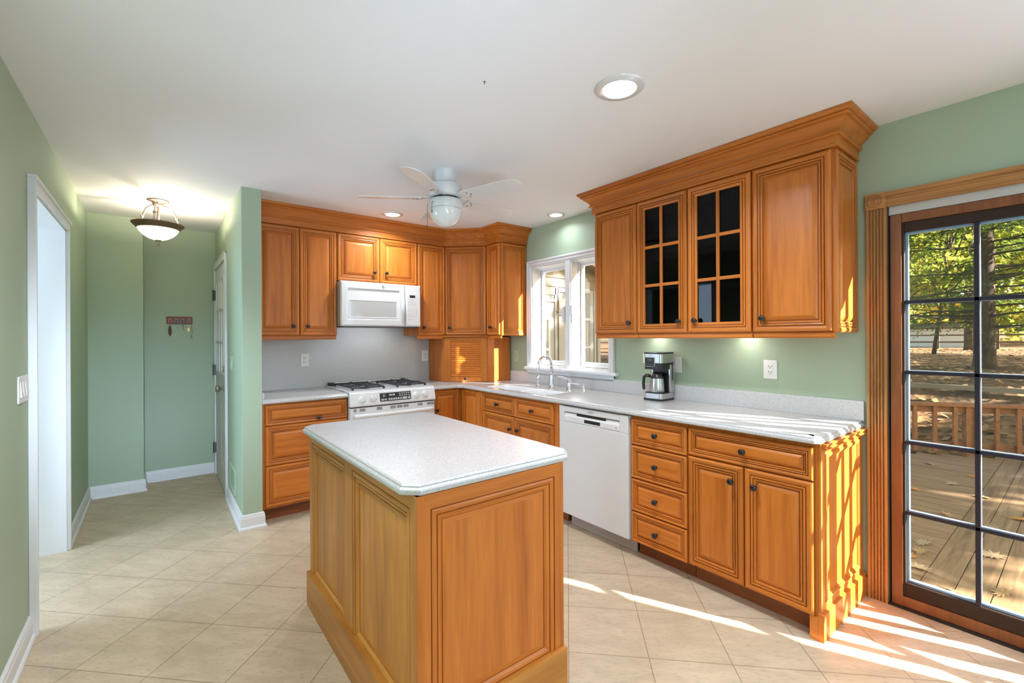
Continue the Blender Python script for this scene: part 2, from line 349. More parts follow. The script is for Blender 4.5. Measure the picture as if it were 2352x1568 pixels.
# window wall with the casement opening and the sliding door opening
WY0, WY1, WZ0, WZ1 = -0.952, -1.925, 1.062, 2.055
DY0, DY1, DZ1 = -3.737, -5.50, 2.030
w = MB()
w.box(0, 0.16, WY0, 0.0, 0, H); w.box(0, 0.16, WY1, WY0, 0, WZ0); w.box(0, 0.16, WY1, WY0, WZ1, H)
w.box(0, 0.16, DY0, WY1, 0, H); w.box(0, 0.16, DY1, DY0, DZ1, H); w.box(0, 0.16, YB, DY1, 0, H)
struct('wall_window', w, GREEN)
w = MB(); OY0, OY1, OZ = -1.335, -0.285, 2.075
w.box(XL - 0.16, XL, YB, OY0, 0, H); w.box(XL - 0.16, XL, OY1, 0.887, 0, H); w.box(XL - 0.16, XL, OY0, OY1, OZ, H)
struct('wall_left', w, GREEN)
struct('wall_hall_near', box(XL - 0.16, -3.034, 0.887, 1.30, 0, H), GREEN)
struct('wall_hall_far', box(-3.034, XP0, 1.154, 1.30, 0, H), GREEN)
struct('wall_pier', box(XP0, XP1, -0.651, 1.30, 0, H), GREEN, bevel=0.004)
w = MB().box(-5.2, 0.16, YB - 0.14, YB, 0, H)
struct('wall_dining', w, GREEN)
w = MB(); w.box(-5.2, -5.1, -2.4, 0.9, 0, H); w.box(-5.1, XL - 0.16, -2.4, -2.3, 0, H); w.box(-5.1, XL - 0.16, 0.6, 0.7, 0, H)
struct('wall_beyond_opening', w, GREEN)
# cased opening in the left wall: white lining and casing
w = MB(); w.box(XL - 0.172, XL + 0.002, OY1 - 0.014, OY1, 0, OZ); w.box(XL - 0.172, XL + 0.002, OY0, OY0 + 0.014, 0, OZ); w.box(XL - 0.172, XL + 0.002, OY0, OY1, OZ - 0.014, OZ)
struct('trim_1', w, WHITE)
w = MB()
cz = OZ + 0.045
for y0, y1 in ((OY0 - 0.048, OY0 + 0.004), (OY1 - 0.004, OY1 + 0.016)): w.box(XL, XL + 0.0219, y0, y1, 0, OZ - 0.004)
w.box(XL, XL + 0.022, OY0 - 0.048, OY1 + 0.016, OZ - 0.004, cz); w.box(XL, XL + 0.0318, OY0 - 0.0518, OY0 - 0.036, 0, cz - 0.012); w.box(XL, XL + 0.032, OY0 - 0.052, OY1 + 0.02, cz - 0.012, cz + 0.004)
struct('trim_2', w, WHITE, bevel=0.003)
BB = [(0, 0), (0.024, 0), (0.024, 0.010), (0.020, 0.018), (0.014, 0.022), (0.014, 0.078), (0.011, 0.088), (0.010, 0.098), (0.004, 0.106), (0, 0.106)]
struct('baseboard_left', MB().sweep(BB, [(XL, YB), (XL, OY0 - 0.052)]), WHITE)
struct('baseboard_hall', MB().sweep(BB, [(XL, OY1 + 0.018), (XL, 0.887), (-3.034, 0.887), (-3.034, 1.154), (XP0, 1.154)]), WHITE)
struct('baseboard_pier', MB().sweep(BB, [(XP0, 0.17), (XP0, -0.651), (XP1, -0.651), (XP1, -0.635)]), WHITE)
struct('baseboard_window', MB().box(-0.014, 0, -3.652, -3.627, 0, 0.10), OAKH)

# hall door in the pier's side wall
d = bpy.data.objects.new('door_1', None); COL.objects.link(d); d.location = (XP0, 0.66, 0); d.rotation_euler = (0, 0, -pi / 2); d['kind'] = 'structure'
# local: x runs from the hinges (far) to the latch (near), -y faces the hall
w = MB()
w.box(-0.475, -0.42, -0.020, 0, 0, 2.05); w.box(0.42, 0.475, -0.020, 0, 0, 2.05); w.box(-0.475, 0.475, -0.020, 0, 2.05, 2.112); w.box(-0.475, 0.475, -0.026, 0, 2.098, 2.112)
struct('door_casing', w, WHITE, d, 0.003)
w = MB(); w.box(-0.418, -0.318, -0.008, 0, 0.008, 2.045); w.box(0.318, 0.418, -0.008, 0, 0.008, 2.045); w.box(-0.318, 0.318, -0.008, 0, 1.93, 2.045); w.box(-0.318, 0.318, -0.008, 0, 0.008, 0.22); w.box(-0.318, 0.318, -0.008, 0, 0.80, 1.03)
w.box(-0.318, 0.318, -0.002, 0, 0.22, 0.80); w.box(-0.04, 0.04, -0.008, 0, 0.22, 0.80)
for sx in (-0.179, 0.179): w.nested(sx - 0.139, sx + 0.139, 0.22, 0.80, [(0.0, 0.008), (0.015, 0.003), (0.03, 0.003), (0.05, 0.007)], back=False, rail=0)
struct('door_leaf', w, WHITE, d)
w = MB(); w.nested(-0.318, 0.318, 1.03, 1.93, [(0, 0.008), (0.004, 0.015), (0.022, 0.013), (0.028, 0.004)], back=False, rail=0, tail=False)
for k in (-0.10, 0.10): w.box(k - 0.009, k + 0.009, -0.012, -0.003, 1.05, 1.91)
for z in (1.33, 1.63): w.box(-0.30, 0.30, -0.012, -0.003, z - 0.009, z + 0.009)
struct('window_grille', w, WHITE, d)
struct('window_pane', box(-0.30, 0.30, -0.0035, 0, 1.05, 1.91), mat('frosted_white_pane', (0.66, 0.68, 0.68), 0.15), d)
for z in (0.27, 1.05, 1.80): struct('hinge', MB().box(-0.440, -0.405, -0.024, -0.008, z - 0.05, z + 0.05).lathe([(0.008, z - 0.055), (0.008, z + 0.055)], 10, 'z', (-0.421, -0.028, 0)), HINGE, d)
struct('door_knob', MB().lathe([(0.032, -0.008), (0.032, -0.014), (0.012, -0.018), (0.011, -0.042), (0.026, -0.050), (0.031, -0.064), (0.026, -0.078), (0, -0.082)], 20, 'y', (0.355, 0, 0.93)), NICKEL, d)
struct('deadbolt', MB().lathe([(0.026, -0.008), (0.026, -0.018), (0.02, -0.022), (0, -0.022)], 18, 'y', (0.355, 0, 1.10)).box(0.349, 0.361, -0.04, -0.02, 1.085, 1.115), NICKEL, d)

# casement window over the sink
d = bpy.data.objects.new('window_1', None); COL.objects.link(d); d.location = (0, 0, WZ0); d['kind'] = 'structure'
def L(z): return z - WZ0
def yframe(mb, x0, x1, ya, yb, za, zb, t, tb=None, tt=None):      # a picture frame in the plane of the wall (ya > yb)
    tb = t if tb is None else tb; tt = t if tt is None else tt
    mb.box(x0, x1, ya - t, ya, za, zb); mb.box(x0, x1, yb, yb + t, za, zb); mb.box(x0, x1, yb + t, ya - t, za, za + tb); mb.box(x0, x1, yb + t, ya - t, zb - tt, zb)
w = MB(); cz1 = 2.108
for x1, a, b in ((-0.013, 0.0, 0.014), (-0.019, 0.014, 0.042), (-0.026, 0.042, 0.060)):
    w.box(x1, 0, WY0 + a, WY0 + b, L(1.072), L(WZ1 + a)); w.box(x1, 0, WY1 - b, WY1 - a, L(1.072), L(WZ1 + a)); w.box(x1, 0, WY1 - b, WY0 + b, L(WZ1 + a), L(WZ1 + b))
struct('window_casing', w, WHITE, d, 0.003)
w = MB(); w.box(-0.048, 0.05, -2.022, -0.872, L(1.044), L(1.072)); struct('window_stool', w, WHITE, d, 0.008)
w = MB(); w.box(-0.020, 0, -1.985, -0.892, L(0.994), L(1.044)); w.box(-0.026, 0, -1.985, -0.892, L(1.026), L(1.044)); struct('window_apron', w, WHITE, d, 0.003)
w = MB(); yframe(w, 0.0, 0.15, WY0, WY1, L(1.064), L(WZ1), 0.012); w.box(-0.004, 0.15, -1.500, -1.416, L(1.066), L(WZ1)); w.box(-0.014, -0.004, -1.486, -1.430, L(1.072), L(WZ1) + 0.0)
yframe(w, 0.080, 0.097, WY0 - 0.012, -1.416, L(1.076), L(WZ1 - 0.012), 0.012); yframe(w, 0.080, 0.097, -1.500, WY1 + 0.012, L(1.076), L(WZ1 - 0.012), 0.012)
struct('window_frame', w, WHITE, d, 0.002)
for ya, yb in ((-0.966, -1.414), (-1.502, -1.911)):
    w = MB(); yframe(w, 0.102, 0.135, ya, yb, L(1.092), L(2.043), 0.032, 0.040, 0.034); yframe(w, 0.098, 0.125, ya - 0.024, yb + 0.024, L(1.122), L(2.017), 0.012)
    sa = struct('sash', w, WHITE, d, 0.002)
    struct('pane', box(0.114, 0.118, yb + 0.03, ya - 0.03, L(1.128), L(2.011)), GLASS, sa)
w = MB(); w.prism([(-1.425, L(1.49)), (-1.425, L(1.64)), (-1.40, L(1.63)), (-1.392, L(1.57)), (-1.40, L(1.50))], 'x', -0.03, 0.01); struct('latch', w, APPL2, d, 0.004)
w = MB(); w.tube([(-0.02, -1.40, L(1.56)), (-0.035, -1.375, L(1.56)), (-0.035, -1.35, L(1.575)), (-0.035, -1.335, L(1.60)), (-0.035, -1.315, L(1.60))], 0.006); struct('crank_handle', w, NICKEL, d)
w = MB(); w.box(-0.025, -0.004, -1.53, -1.497, L(1.49), L(1.57)); w.box(-0.022, -0.004, -1.52, -1.487, L(1.56), L(1.65)); struct('latch', w, WHITE, d, 0.006)

# sliding glass door
d = bpy.data.objects.new('door_2', None); COL.objects.link(d); d.location = (0, -4.6, 0); d['kind'] = 'structure'
def LY(y): return y + 4.6
w = MB(); w.box(-0.004, 0.15, LY(DY0) - 0.004, LY(DY0), 0, DZ1); w.box(-0.004, 0.15, LY(DY1), LY(DY1) + 0.004, 0, DZ1); w.box(0.0, 0.15, LY(DY1), LY(DY0), DZ1 - 0.004, DZ1)
struct('door_jamb', w, DARK, d)
w = MB(); w.box(-0.002, 0.15, LY(-3.790), LY(-3.745), 0, 1.972); w.box(-0.002, 0.15, LY(DY1) + 0.006, LY(DY1) + 0.05, 0, 1.972); w.box(-0.0015, 0.15, LY(DY1) + 0.05, LY(-3.790), 1.928, 1.972)
w.box(0.0, 0.15, LY(DY1) + 0.006, LY(-3.745), 0.0, 0.058)
struct('door_frame', w, DOORW, d, 0.003)
struct('blind_headrail', box(0.002, 0.06, LY(DY1) + 0.006, LY(-3.740), 1.974, 2.024), BLIND, d)
struct('threshold', box(-0.02, 0.15, LY(DY1), LY(DY0), 0.0, 0.010), BLACK, d)
def slide_panel(ya, yb, x0):
    yin0, yin1, zi0, zi1 = LY(ya) - 0.010, LY(yb) + 0.010, 0.127, 1.880
    w = MB(); w.box(x0, x0 + 0.045, yin0, LY(ya), 0.06, 1.928); w.box(x0, x0 + 0.045, LY(yb), yin1, 0.06, 1.928); w.box(x0, x0 + 0.045, yin1, yin0, 0.06, zi0); w.box(x0, x0 + 0.045, yin1, yin0, zi1, 1.928)
    pr = struct('sliding_panel', w, SASHB, d, 0.003)
    w = MB(); n = 3
    for i in range(1, n): y = yin0 + (yin1 - yin0) * i / n; w.box(x0 + 0.004, x0 + 0.020, y - 0.009, y + 0.009, zi0, zi1)
    for i in range(1, 5): z = zi0 + (zi1 - zi0) * i / 5 - (0.0 if i else 0); w.box(x0 + 0.004, x0 + 0.020, yin1, yin0, z - 0.009, z + 0.009)
    struct('muntin_grid', w, NAVY, pr, 0.002)
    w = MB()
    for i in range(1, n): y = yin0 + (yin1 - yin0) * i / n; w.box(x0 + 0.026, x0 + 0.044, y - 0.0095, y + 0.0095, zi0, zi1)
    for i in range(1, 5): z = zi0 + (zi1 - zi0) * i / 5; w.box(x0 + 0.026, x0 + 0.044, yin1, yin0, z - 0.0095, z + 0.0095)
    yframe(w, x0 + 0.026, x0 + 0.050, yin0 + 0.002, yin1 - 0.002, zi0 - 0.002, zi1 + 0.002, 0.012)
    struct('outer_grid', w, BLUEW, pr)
    struct('pane', box(x0 + 0.0215, x0 + 0.0245, yin1, yin0, zi0, zi1), GLASS, pr)
slide_panel(-3.790, -4.57, 0.004); slide_panel(-4.66, -5.45, 0.004)
struct('meeting_stile', box(0.0, 0.06, LY(-4.66), LY(-4.57), 0.058, 1.928), DOORW, d)
# fluted oak casing with corner block and head moulding
FL = [(-3.7335, 0.0)]
fl = [(0.0, 0.0), (0.0, 0.022)]
nf = 5; wd = 0.0815; m0 = 0.008; pitch = (wd - 2 * m0) / nf
for i in range(nf):
    a = m0 + i * pitch; fl += [(a + 0.0025, 0.022), (a + 0.0030, 0.0130), (a + pitch - 0.0050, 0.0130), (a + pitch - 0.0025, 0.022)]
fl += [(wd, 0.022), (wd, 0.0)]
w = MB(); n = len(fl)
def flute(y0):
    w.add([(-h, y0 - a, 0) for a, h in fl] + [(-h, y0 - a, 2.012) for a, h in fl], [tuple(range(n)), tuple(range(2 * n - 1, n - 1, -1))] + [(i, n + i, n + (i + 1) % n, (i + 1) % n) for i in range(n)])
flute(-3.653); struct('trim_3', w, OAKV)
w = MB(); w.box(-0.028, 0, -3.736, -3.651, 2.012, 2.094); w.lathe([(0.035, -0.0275), (0.033, -0.033), (0.028, -0.0335), (0.025, -0.0290), (0.017, -0.0365), (0.011, -0.0310), (0.005, -0.0350), (0, -0.0355)], 28, 'x', (0, -3.6935, 2.053)); struct('trim_4', w, OAKH)
hp = [(0.0, 2.016), (0.016, 2.016), (0.022, 2.020), (0.022, 2.026), (0.016, 2.032), (0.020, 2.044), (0.026, 2.050), (0.020, 2.054), (0.018, 2.066), (0.024, 2.070), (0.030, 2.078), (0.030, 2.090), (0.0, 2.090)]
struct('trim_5', MB().sweep(hp, [(0, -3.736), (0, DY1 - 0.1)], side=1), OAKH)
w = MB(); n = len(fl); flute(DY1 - 0.004); struct('trim_6', w, OAKV)

# ================================================================== cabinets
DP = [(0, 0.001), (0, 0.012), (0.003, 0.0170), (0.008, 0.0200), (0.014, 0.0205), (0.022, 0.0185), (0.0260, 0.0175), (0.0265, 0.0090), (0.0305, 0.0090), (0.0310, 0.0165), (0.0365, 0.0178), (0.0400, 0.0165),
      (0.0405, 0.0080), (0.0445, 0.0080), (0.0450, 0.0150), (0.0515, 0.0140), (0.0540, 0.0090), (0.0545, 0.0030), (0.0590, 0.0030), (0.0597, 0.0075), (0.069, 0.0125), (0.078, 0.0155), (0.081, 0.0160)]
def knob(parent, x, z, y=-0.02):
    w = MB().lathe([(0.0085, 0), (0.0085, -0.003), (0.0055, -0.006), (0.0055, -0.013), (0.010, -0.016), (0.0155, -0.020), (0.0165, -0.024), (0.0145, -0.029), (0.009, -0.032), (0, -0.0325)], 18, 'y', (x, y, z))
    return obj('knob', w, KNOB, parent)
def front(root, x0, x1, z0, z1, kn=None, name='door', y=0.0, scale=None, mats=None):
    s = scale or min(1.0, 0.40 * min(x1 - x0, z1 - z0) / 0.081)
    w = MB().nested(x0, x1, z0, z1, [(o * s, h) for o, h in DP], y, field=1 if name == 'drawer' else 0)
    f = obj(name, w, mats or [WV, WH], root)
    if kn: knob(f, kn[0], kn[1], y - 0.018)
    return f
def glass_front(root, x0, x1, z0, z1, kn):
    fr = [(o, h) for o, h in DP if o <= 0.0525]; e = fr[-1][0]
    w = MB().nested(x0, x1, z0, z1, fr + [(0.060, 0.012), (0.060, 0.001)], 0.0, back=False, tail=False)
    f = obj('door', w, [WV, WH], root); i = 0.060; xm = (x0 + x1) / 2; m = MB()
    m.box(xm - 0.010, xm + 0.010, -0.0135, -0.003, z0 + i, z1 - i, 0)
    hh = (z1 - z0 - 2 * i) / 3
    for k in (1, 2): m.box(x0 + i, x1 - i, -0.0125, -0.003, z0 + i + hh * k - 0.010, z0 + i + hh * k + 0.010, 1)
    obj('muntin_grid', m, [WV, WH], f, 0.002)
    obj('pane', MB().box(x0 + i - 0.004, x1 - i + 0.004, -0.0028, -0.0008, z0 + i - 0.004, z1 - i + 0.004), CABGLASS, f)
    knob(f, kn[0], kn[1], -0.018)
RZ = -pi / 2                                   # cabinets on the window wall: local -y looks at the room (-x), local x runs towards the camera
ZR, ZDB, ZDT, ZT = 1.352, 0.035, 0.930, 0.935  # light rail bottom; door bottom, door top, box top above it
def wall_unit(label, w_, loc, rz, doors, z0=ZDB, rail=True, hollow=False, group=None, name='wall_cabinet', depth=0.315, knobs=None, inset=(0.002, 0.002)):
    r = thing(name, label, 'cabinet', loc, rz, group)
    b = MB(); a, c = inset
    if hollow:
        b.box(a, 0.016, 0, depth - 0.002, z0 - 0.0, ZT); b.box(w_ - 0.016, w_ - c, 0, depth - 0.002, z0, ZT); b.box(0.016, w_ - 0.016, 0, depth - 0.002, z0, z0 + 0.016); b.box(0.016, w_ - 0.016, 0, depth - 0.002, ZT - 0.02, ZT); b.box(0.016, w_ - 0.016, depth - 0.012, depth - 0.002, z0 + 0.016, ZT - 0.02)
    else: b.box(a, w_ - c, 0, depth - 0.002, z0, ZT)
    obj('cabinet_box', b, WV, r)
    if hollow: obj('shelf', MB().box(0.017, w_ - 0.017, 0.03, depth - 0.013, 0.33, 0.348).box(0.017, w_ - 0.017, 0.03, depth - 0.013, 0.62, 0.638), WV, r)
    if rail:
        obj('light_rail', MB().box(a, w_ - c, 0.004, 0.022, 0.0, z0).box(a, w_ - c, 0.0, 0.004, 0.006, z0 - 0.006), WH, r, 0.002)
    for (x0, x1, kx, kz) in doors: front(r, x0, x1, z0 + 0.001, ZDT, (kx, kz) if kx is not None else None)
    return r
KZ = 0.112
wall_unit('tall two-door cherry wall cabinet beside the green pier, left of the microwave', 0.630, (-2.333, -0.315, ZR), 0, [(0.004, 0.326, 0.326 - 0.052, KZ), (0.331, 0.628, 0.331 + 0.058, KZ)])
r = wall_unit('short two-door cherry wall cabinet directly above the white microwave', 0.764, (-1.702, -0.315, ZR), 0, [(0.006, 0.385, 0.328, 0.606), (0.390, 0.760, 0.444, 0.608)], z0=0.518, rail=False)
wall_unit('narrow one-door cherry wall cabinet just right of the white microwave', 0.306, (-0.937, -0.315, ZR), 0, [(0.006, 0.304, 0.060, KZ)])
# diagonal corner wall cabinet
r = thing('corner_wall_cabinet', 'diagonal one-door cherry corner wall cabinet above the tambour appliance garage', 'cabinet', (-0.63, -0.315, ZR), -pi / 4)
Cm = Matrix.Rotation(pi / 4, 4, 'Z') @ Matrix.Translation((0.63, 0.315, 0))
def toC(x, y): v = Cm @ Vector((x, y, 0)); return (v.x, v.y)
obj('cabinet_box', MB().poly([toC(*p) for p in ((-0.002, -0.002), (-0.629, -0.002), (-0.629, -0.316), (-0.316, -0.629), (-0.002, -0.629))], 0.030, ZT), WV, r)
front(r, 0.012, 0.434, 0.036, ZDT, (0.062, KZ))
obj('ledge_moulding', MB().box(-0.012, 0.457, -0.030, 0.05, 0.016, 0.030), WH, r, 0.004)
r = wall_unit('slim cherry wall cabinet left of the sink window with panelled sunlit side', 0.222, (-0.315, -0.632, ZR), RZ, [(0.004, 0.218, 0.085, KZ)])
def end_panel(r, x, z0, z1, depth, foot=False):          # panel on the unit's right flank, facing local +x
    w = MB(); w.T = Matrix.Translation((x, 0, 0)) @ Matrix.Rotation(pi / 2, 4, 'Z')
    w.nested(0.0, depth, z0, z1, [(o, h * 0.85) for o, h in DP], 0.0)
    return obj('end_panel', w, [WV, WH], r)
end_panel(r, 0.2215, 0.028, ZDT, 0.312)
wall_unit('one-door cherry wall cabinet at the window end of the wall run', 0.380, (-0.315, -2.062, ZR), RZ, [(0.004, 0.377, 0.325, KZ - 0.004)])
r = wall_unit('two-door wall cabinet with six-pane smoked glass doors', 0.766, (-0.315, -2.443, ZR), RZ, [], hollow=True, name='glass_door_cabinet')
glass_front(r, 0.003, 0.376, ZDB + 0.001, ZDT, (0.325, KZ - 0.004)); glass_front(r, 0.382, 0.763, ZDB + 0.001, ZDT, (0.435, KZ - 0.004))
r = wall_unit('wide one-door cherry wall cabinet nearest the sliding door, with panelled side', 0.386, (-0.315, -3.211, ZR), RZ, [(0.004, 0.378, 0.062, KZ - 0.004)], inset=(0.002, 0.0))
end_panel(r, 0.3855, 0.028, ZDT, 0.312)
# crown mouldings
def crown(z): 
    p = [(-0.02, -0.158), (0.024, -0.158), (0.0245, -0.146), (0.020, -0.143), (0.022, -0.108), (0.034, -0.106), (0.039, -0.100), (0.037, -0.092), (0.030, -0.090), (0.034, -0.080), (0.046, -0.066), (0.064, -0.050), (0.070, -0.044), (0.070, -0.038), (0.082, -0.036), (0.086, -0.030), (0.083, -0.024), (0.092, -0.021), (0.101, -0.014), (0.103, -0.008), (0.103, -0.001), (-0.02, -0.001)]
    return [(o, z + h) for o, h in p]
c = obj('crown_moulding', fixn(obj('x', MB().sweep(crown(H), [(XP1 + 0.002, -0.316), (-0.630, -0.316), (-0.316, -0.630), (-0.316, -0.855), (-0.003, -0.855)]), [WH])) and MB().sweep(crown(H), [(XP1 + 0.002, -0.316), (-0.630, -0.316), (-0.316, -0.630), (-0.316, -0.855), (-0.003, -0.855)]), WH)
bpy.data.objects.remove(bpy.data.objects['x'])
tag(c, 'angled cherry crown moulding along the range-wall cabinets, wrapping the corner', 'moulding')
c = obj('crown_moulding', MB().sweep(crown(H), [(-0.003, -2.066), (-0.316, -2.066), (-0.316, -3.597), (-0.003, -3.597)]), WH)
c.data.materials[0] = wood('cherry_wood_crown_grain', cl, cm_, cdk, (15, 0.9, 15))
tag(c, 'deep cherry crown moulding over the glass-door wall cabinets, meeting the ceiling', 'moulding')
# appliance garage
r = thing('appliance_garage', 'cherry appliance garage with slatted roll-up tambour in the counter corner', 'cabinet', (-0.63, -0.315, 0.915), -pi / 4)
obj('cabinet_box', MB().poly([toC(*p) for p in ((-0.021, -0.014), (-0.645, -0.014), (-0.645, -0.285), (-0.58, -0.36), (-0.36, -0.58), (-0.302, -0.612), (-0.021, -0.612))], 0.001, 0.451), WV, r)
w = MB(); w.box(-0.002, 0.064, -0.012, 0.02, 0.001, 0.451, 0); w.box(0.375, 0.438, -0.012, 0.02, 0.001, 0.451, 0); w.box(0.064, 0.375, -0.012, 0.02, 0.413, 0.451, 1)
obj('face_frame', w, [WV, WH], r, 0.002)
w = MB(); ns = 17; z0, z1 = 0.052, 0.413; ph = (z1 - z0) / ns
for i in range(ns): w.prism([(-0.0005, z0 + ph * i), (-0.006, z0 + ph * i + 0.004), (-0.0075, z0 + ph * (i + 0.5)), (-0.006, z0 + ph * (i + 1) - 0.004), (-0.0005, z0 + ph * (i + 1)), (0.006, z0 + ph * (i + 1)), (0.006, z0 + ph * i)], 'x', 0.065, 0.374)
tb = obj('tambour', w, WH, r)
bb = obj('tambour_rail', MB().box(0.065, 0.374, -0.009, 0.006, 0.002, 0.051), WH, tb, 0.002)
knob(tb, 0.22, 0.034, -0.009)

# base cabinets -------------------------------------------------------------
ZB0, ZB1 = 0.112, 0.862
def base_unit(label, w_, loc, rz, name='base_cabinet', depth=0.606, toe=True, box_=True, top=0.880):
    r = thing(name, label, 'cabinet', loc, rz)
    if box_: obj('cabinet_box', MB().box(0.001, w_ - 0.001, 0, depth, 0.10, top), WV, r)
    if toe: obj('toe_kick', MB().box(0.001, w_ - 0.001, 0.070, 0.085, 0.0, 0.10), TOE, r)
    return r
r = base_unit('cherry base cabinet with three stacked drawers left of the range', 0.622, (-2.334, -0.61, 0), 0, 'drawer_base_cabinet')
for z0, z1 in ((0.716, 0.865), (0.420, 0.712), (0.116, 0.416)): front(r, 0.022, 0.618, z0, z1, (0.397, (z0 + z1) / 2 - 0.045 if z1 > 0.8 else (z0 + z1) / 2), 'drawer', scale=0.66 if z1 > 0.8 else 0.85)
r = thing('corner_base_cabinet', 'cherry corner base cabinet with two doors meeting in the inside corner', 'cabinet', (-0.943, -0.61, 0))
obj('cabinet_box', MB().poly([(0.001, 0), (0.333, 0), (0.333, -0.300), (0.938, -0.300), (0.938, 0.606), (0.001, 0.606)], 0.10, 0.880), WV, r)
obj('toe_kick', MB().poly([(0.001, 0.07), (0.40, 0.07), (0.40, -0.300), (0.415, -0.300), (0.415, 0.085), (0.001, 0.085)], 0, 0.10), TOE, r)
front(r, 0.004, 0.288, 0.112, 0.866, (0.045, 0.688), scale=0.85)
f = MB(); f.T = Matrix.Translation((0.333, 0, 0)) @ Matrix.Rotation(-pi / 2, 4, 'Z'); f.nested(0.022, 0.300, 0.112, 0.866, [(o * 0.85, h) for o, h in DP])
obj('door', f, [WV, WH], r)
r = base_unit('cherry sink base cabinet with two false drawers above two doors under the window', 1.070, (-0.61, -0.913, 0), RZ, 'sink_base_cabinet', box_=False)
obj('cabinet_box', MB().box(0.001, 1.069, 0, 0.018, 0.10, 0.880).box(0.001, 0.019, 0.018, 0.60, 0.10, 0.66).box(1.051, 1.069, 0.018, 0.60, 0.10, 0.66).box(0.02, 1.05, 0.59, 0.60, 0.1, 0.66), WV, r)
w = MB().box(0.002, 0.072, -0.018, 0, 0.112, 0.866)
for i in range(3): w.box(0.022 + i * 0.011, 0.027 + i * 0.011, -0.0205, -0.018, 0.16, 0.82)
obj('fluted_filler', w, WV, r)
for x0, x1 in ((0.076, 0.534), (0.538, 0.998)): front(r, x0, x1, 0.710, 0.862, ((x0 + x1) / 2, 0.786), 'drawer', scale=0.66)
front(r, 0.076, 0.534, 0.112, 0.704, (0.487, 0.602)); front(r, 0.538, 0.998, 0.112, 0.704, (0.590, 0.606))
obj('stile', MB().box(1.002, 1.068, -0.004, 0, 0.10, 0.878), WV, r)
r = base_unit('cherry base cabinet with four stacked drawers right of the dishwasher', 0.381, (-0.61, -2.611, 0), RZ, 'drawer_base_cabinet')
for z0, z1 in ((0.700, 0.858), (0.495, 0.694), (0.293, 0.489), (0.104, 0.287)): front(r, 0.003, 0.378, z0, z1, (0.183, (z0 + z1) / 2), 'drawer', scale=0.68)
r = base_unit('cherry base cabinet with one wide drawer over two doors and a panelled end', 0.625, (-0.61, -2.994, 0), RZ)
front(r, 0.004, 0.610, 0.712, 0.860, (0.305, 0.786), 'drawer', scale=0.68)
front(r, 0.004, 0.303, 0.108, 0.705, (0.247, 0.624)); front(r, 0.308, 0.610, 0.108, 0.705, (0.362, 0.622))
w = MB(); w.T = Matrix.Translation((0.625, 0, 0)) @ Matrix.Rotation(pi / 2, 4, 'Z')
EP = [(0, 0.0), (0, 0.011), (0.046, 0.011), (0.048, 0.009), (0.052, 0.009), (0.055, 0.013), (0.066, 0.015), (0.070, 0.010), (0.074, 0.010), (0.078, 0.004), (0.084, 0.002)]
w.nested(0.0, 0.600, 0.10, 0.880, EP)
obj('end_panel', w, [WV, WH], r)
BASEP = [(0.0, 0.0), (0.022, 0.0), (0.022, 0.118), (0.019, 0.124), (0.021, 0.132), (0.018, 0.142), (0.012, 0.150), (0.013, 0.158), (0.009, 0.168), (0.0, 0.172)]
w = MB().sweep([(o, z) for o, z in BASEP if z < 0.12] + [(0.012, 0.122), (0.0, 0.124)], [(0.6255, -0.006), (0.6255, 0.600)], side=1)
w.box(0.592, 0.6255, -0.008, 0.03, 0, 0.105)
obj('base_moulding', w, WH, r)
w = MB().sweep([(0, 0.852), (0.018, 0.852), (0.022, 0.858), (0.014, 0.864), (0.02, 0.870), (0.022, 0.880), (0, 0.880)], [(0.6365, 0.01), (0.6365, 0.595)], side=1)
obj('top_moulding', w, WH, r)

# ================================================================== worktops
ED = [(-0.060, 0.914), (-0.018, 0.914), (-0.0125, 0.9125), (-0.009, 0.909), (-0.009, 0.905), (-0.006, 0.9035), (-0.002, 0.900), (0, 0.896), (0, 0.887), (-0.002, 0.883), (-0.006, 0.882), (-0.060, 0.882)]
SX0, SX1, SY0, SY1 = -0.592, -0.318, -0.945, -1.800    # opening over the sink
r = thing('worktop', 'long L-shaped speckled grey worktop running under the window and wall cabinets', 'worktop', (-0.3, -2.0, 0.882))
w = MB(); w.T = Matrix.Translation((0.3, 2.0, -0.882))
w.sweep(ED, [(-0.944, -0.650), (-0.690, -0.650), (-0.650, -0.690), (-0.650, -3.618), (-0.634, -3.638), (-0.021, -3.638)], side=1)
w.box(-0.944, -0.675, -0.590, -0.001, 0.882, 0.914); w.poly([(-0.675, -0.001), (-0.675, -0.590), (-0.665, -0.590), (-0.590, -0.665), (-0.590, -0.68), (-0.001, -0.68), (-0.001, -0.001)], 0.882, 0.914)
w.box(-0.590, -0.001, SY0, -0.68, 0.882, 0.914); w.box(SX1, -0.001, SY1, SY0, 0.882, 0.914); w.box(-0.590, -0.001, -3.578, SY1, 0.882, 0.914)
obj('slab', w, STONE, r)
w = MB(); w.T = Matrix.Translation((0.3, 2.0, -0.882)); w.box(-0.020, -0.001, -3.638, -0.614, 0.914, 1.018); obj('upstand', w, STONE, r, 0.002)
r = thing('worktop', 'short speckled grey worktop between the green pier and the range', 'worktop', (-2.0, -0.3, 0.882))
w = MB(); w.T = Matrix.Translation((2.0, 0.3, -0.882)); w.sweep(ED, [(-2.334, -0.650), (-1.712, -0.650)], side=1); w.box(-2.334, -1.712, -0.590, -0.015, 0.882, 0.914); obj('slab', w, STONE, r)
w = MB(); w.T = Matrix.Translation((2.0, 0.3, -0.882)); w.box(-2.334, -2.318, -0.636, -0.015, 0.915, 0.965); obj('upstand', w, STONE, r, 0.004)
tag(obj('backsplash', MB().box(-2.334, -0.648, -0.013, -0.001, 0.9145, 1.86), STONE), 'full-height speckled grey backsplash panel behind the range', 'backsplash')
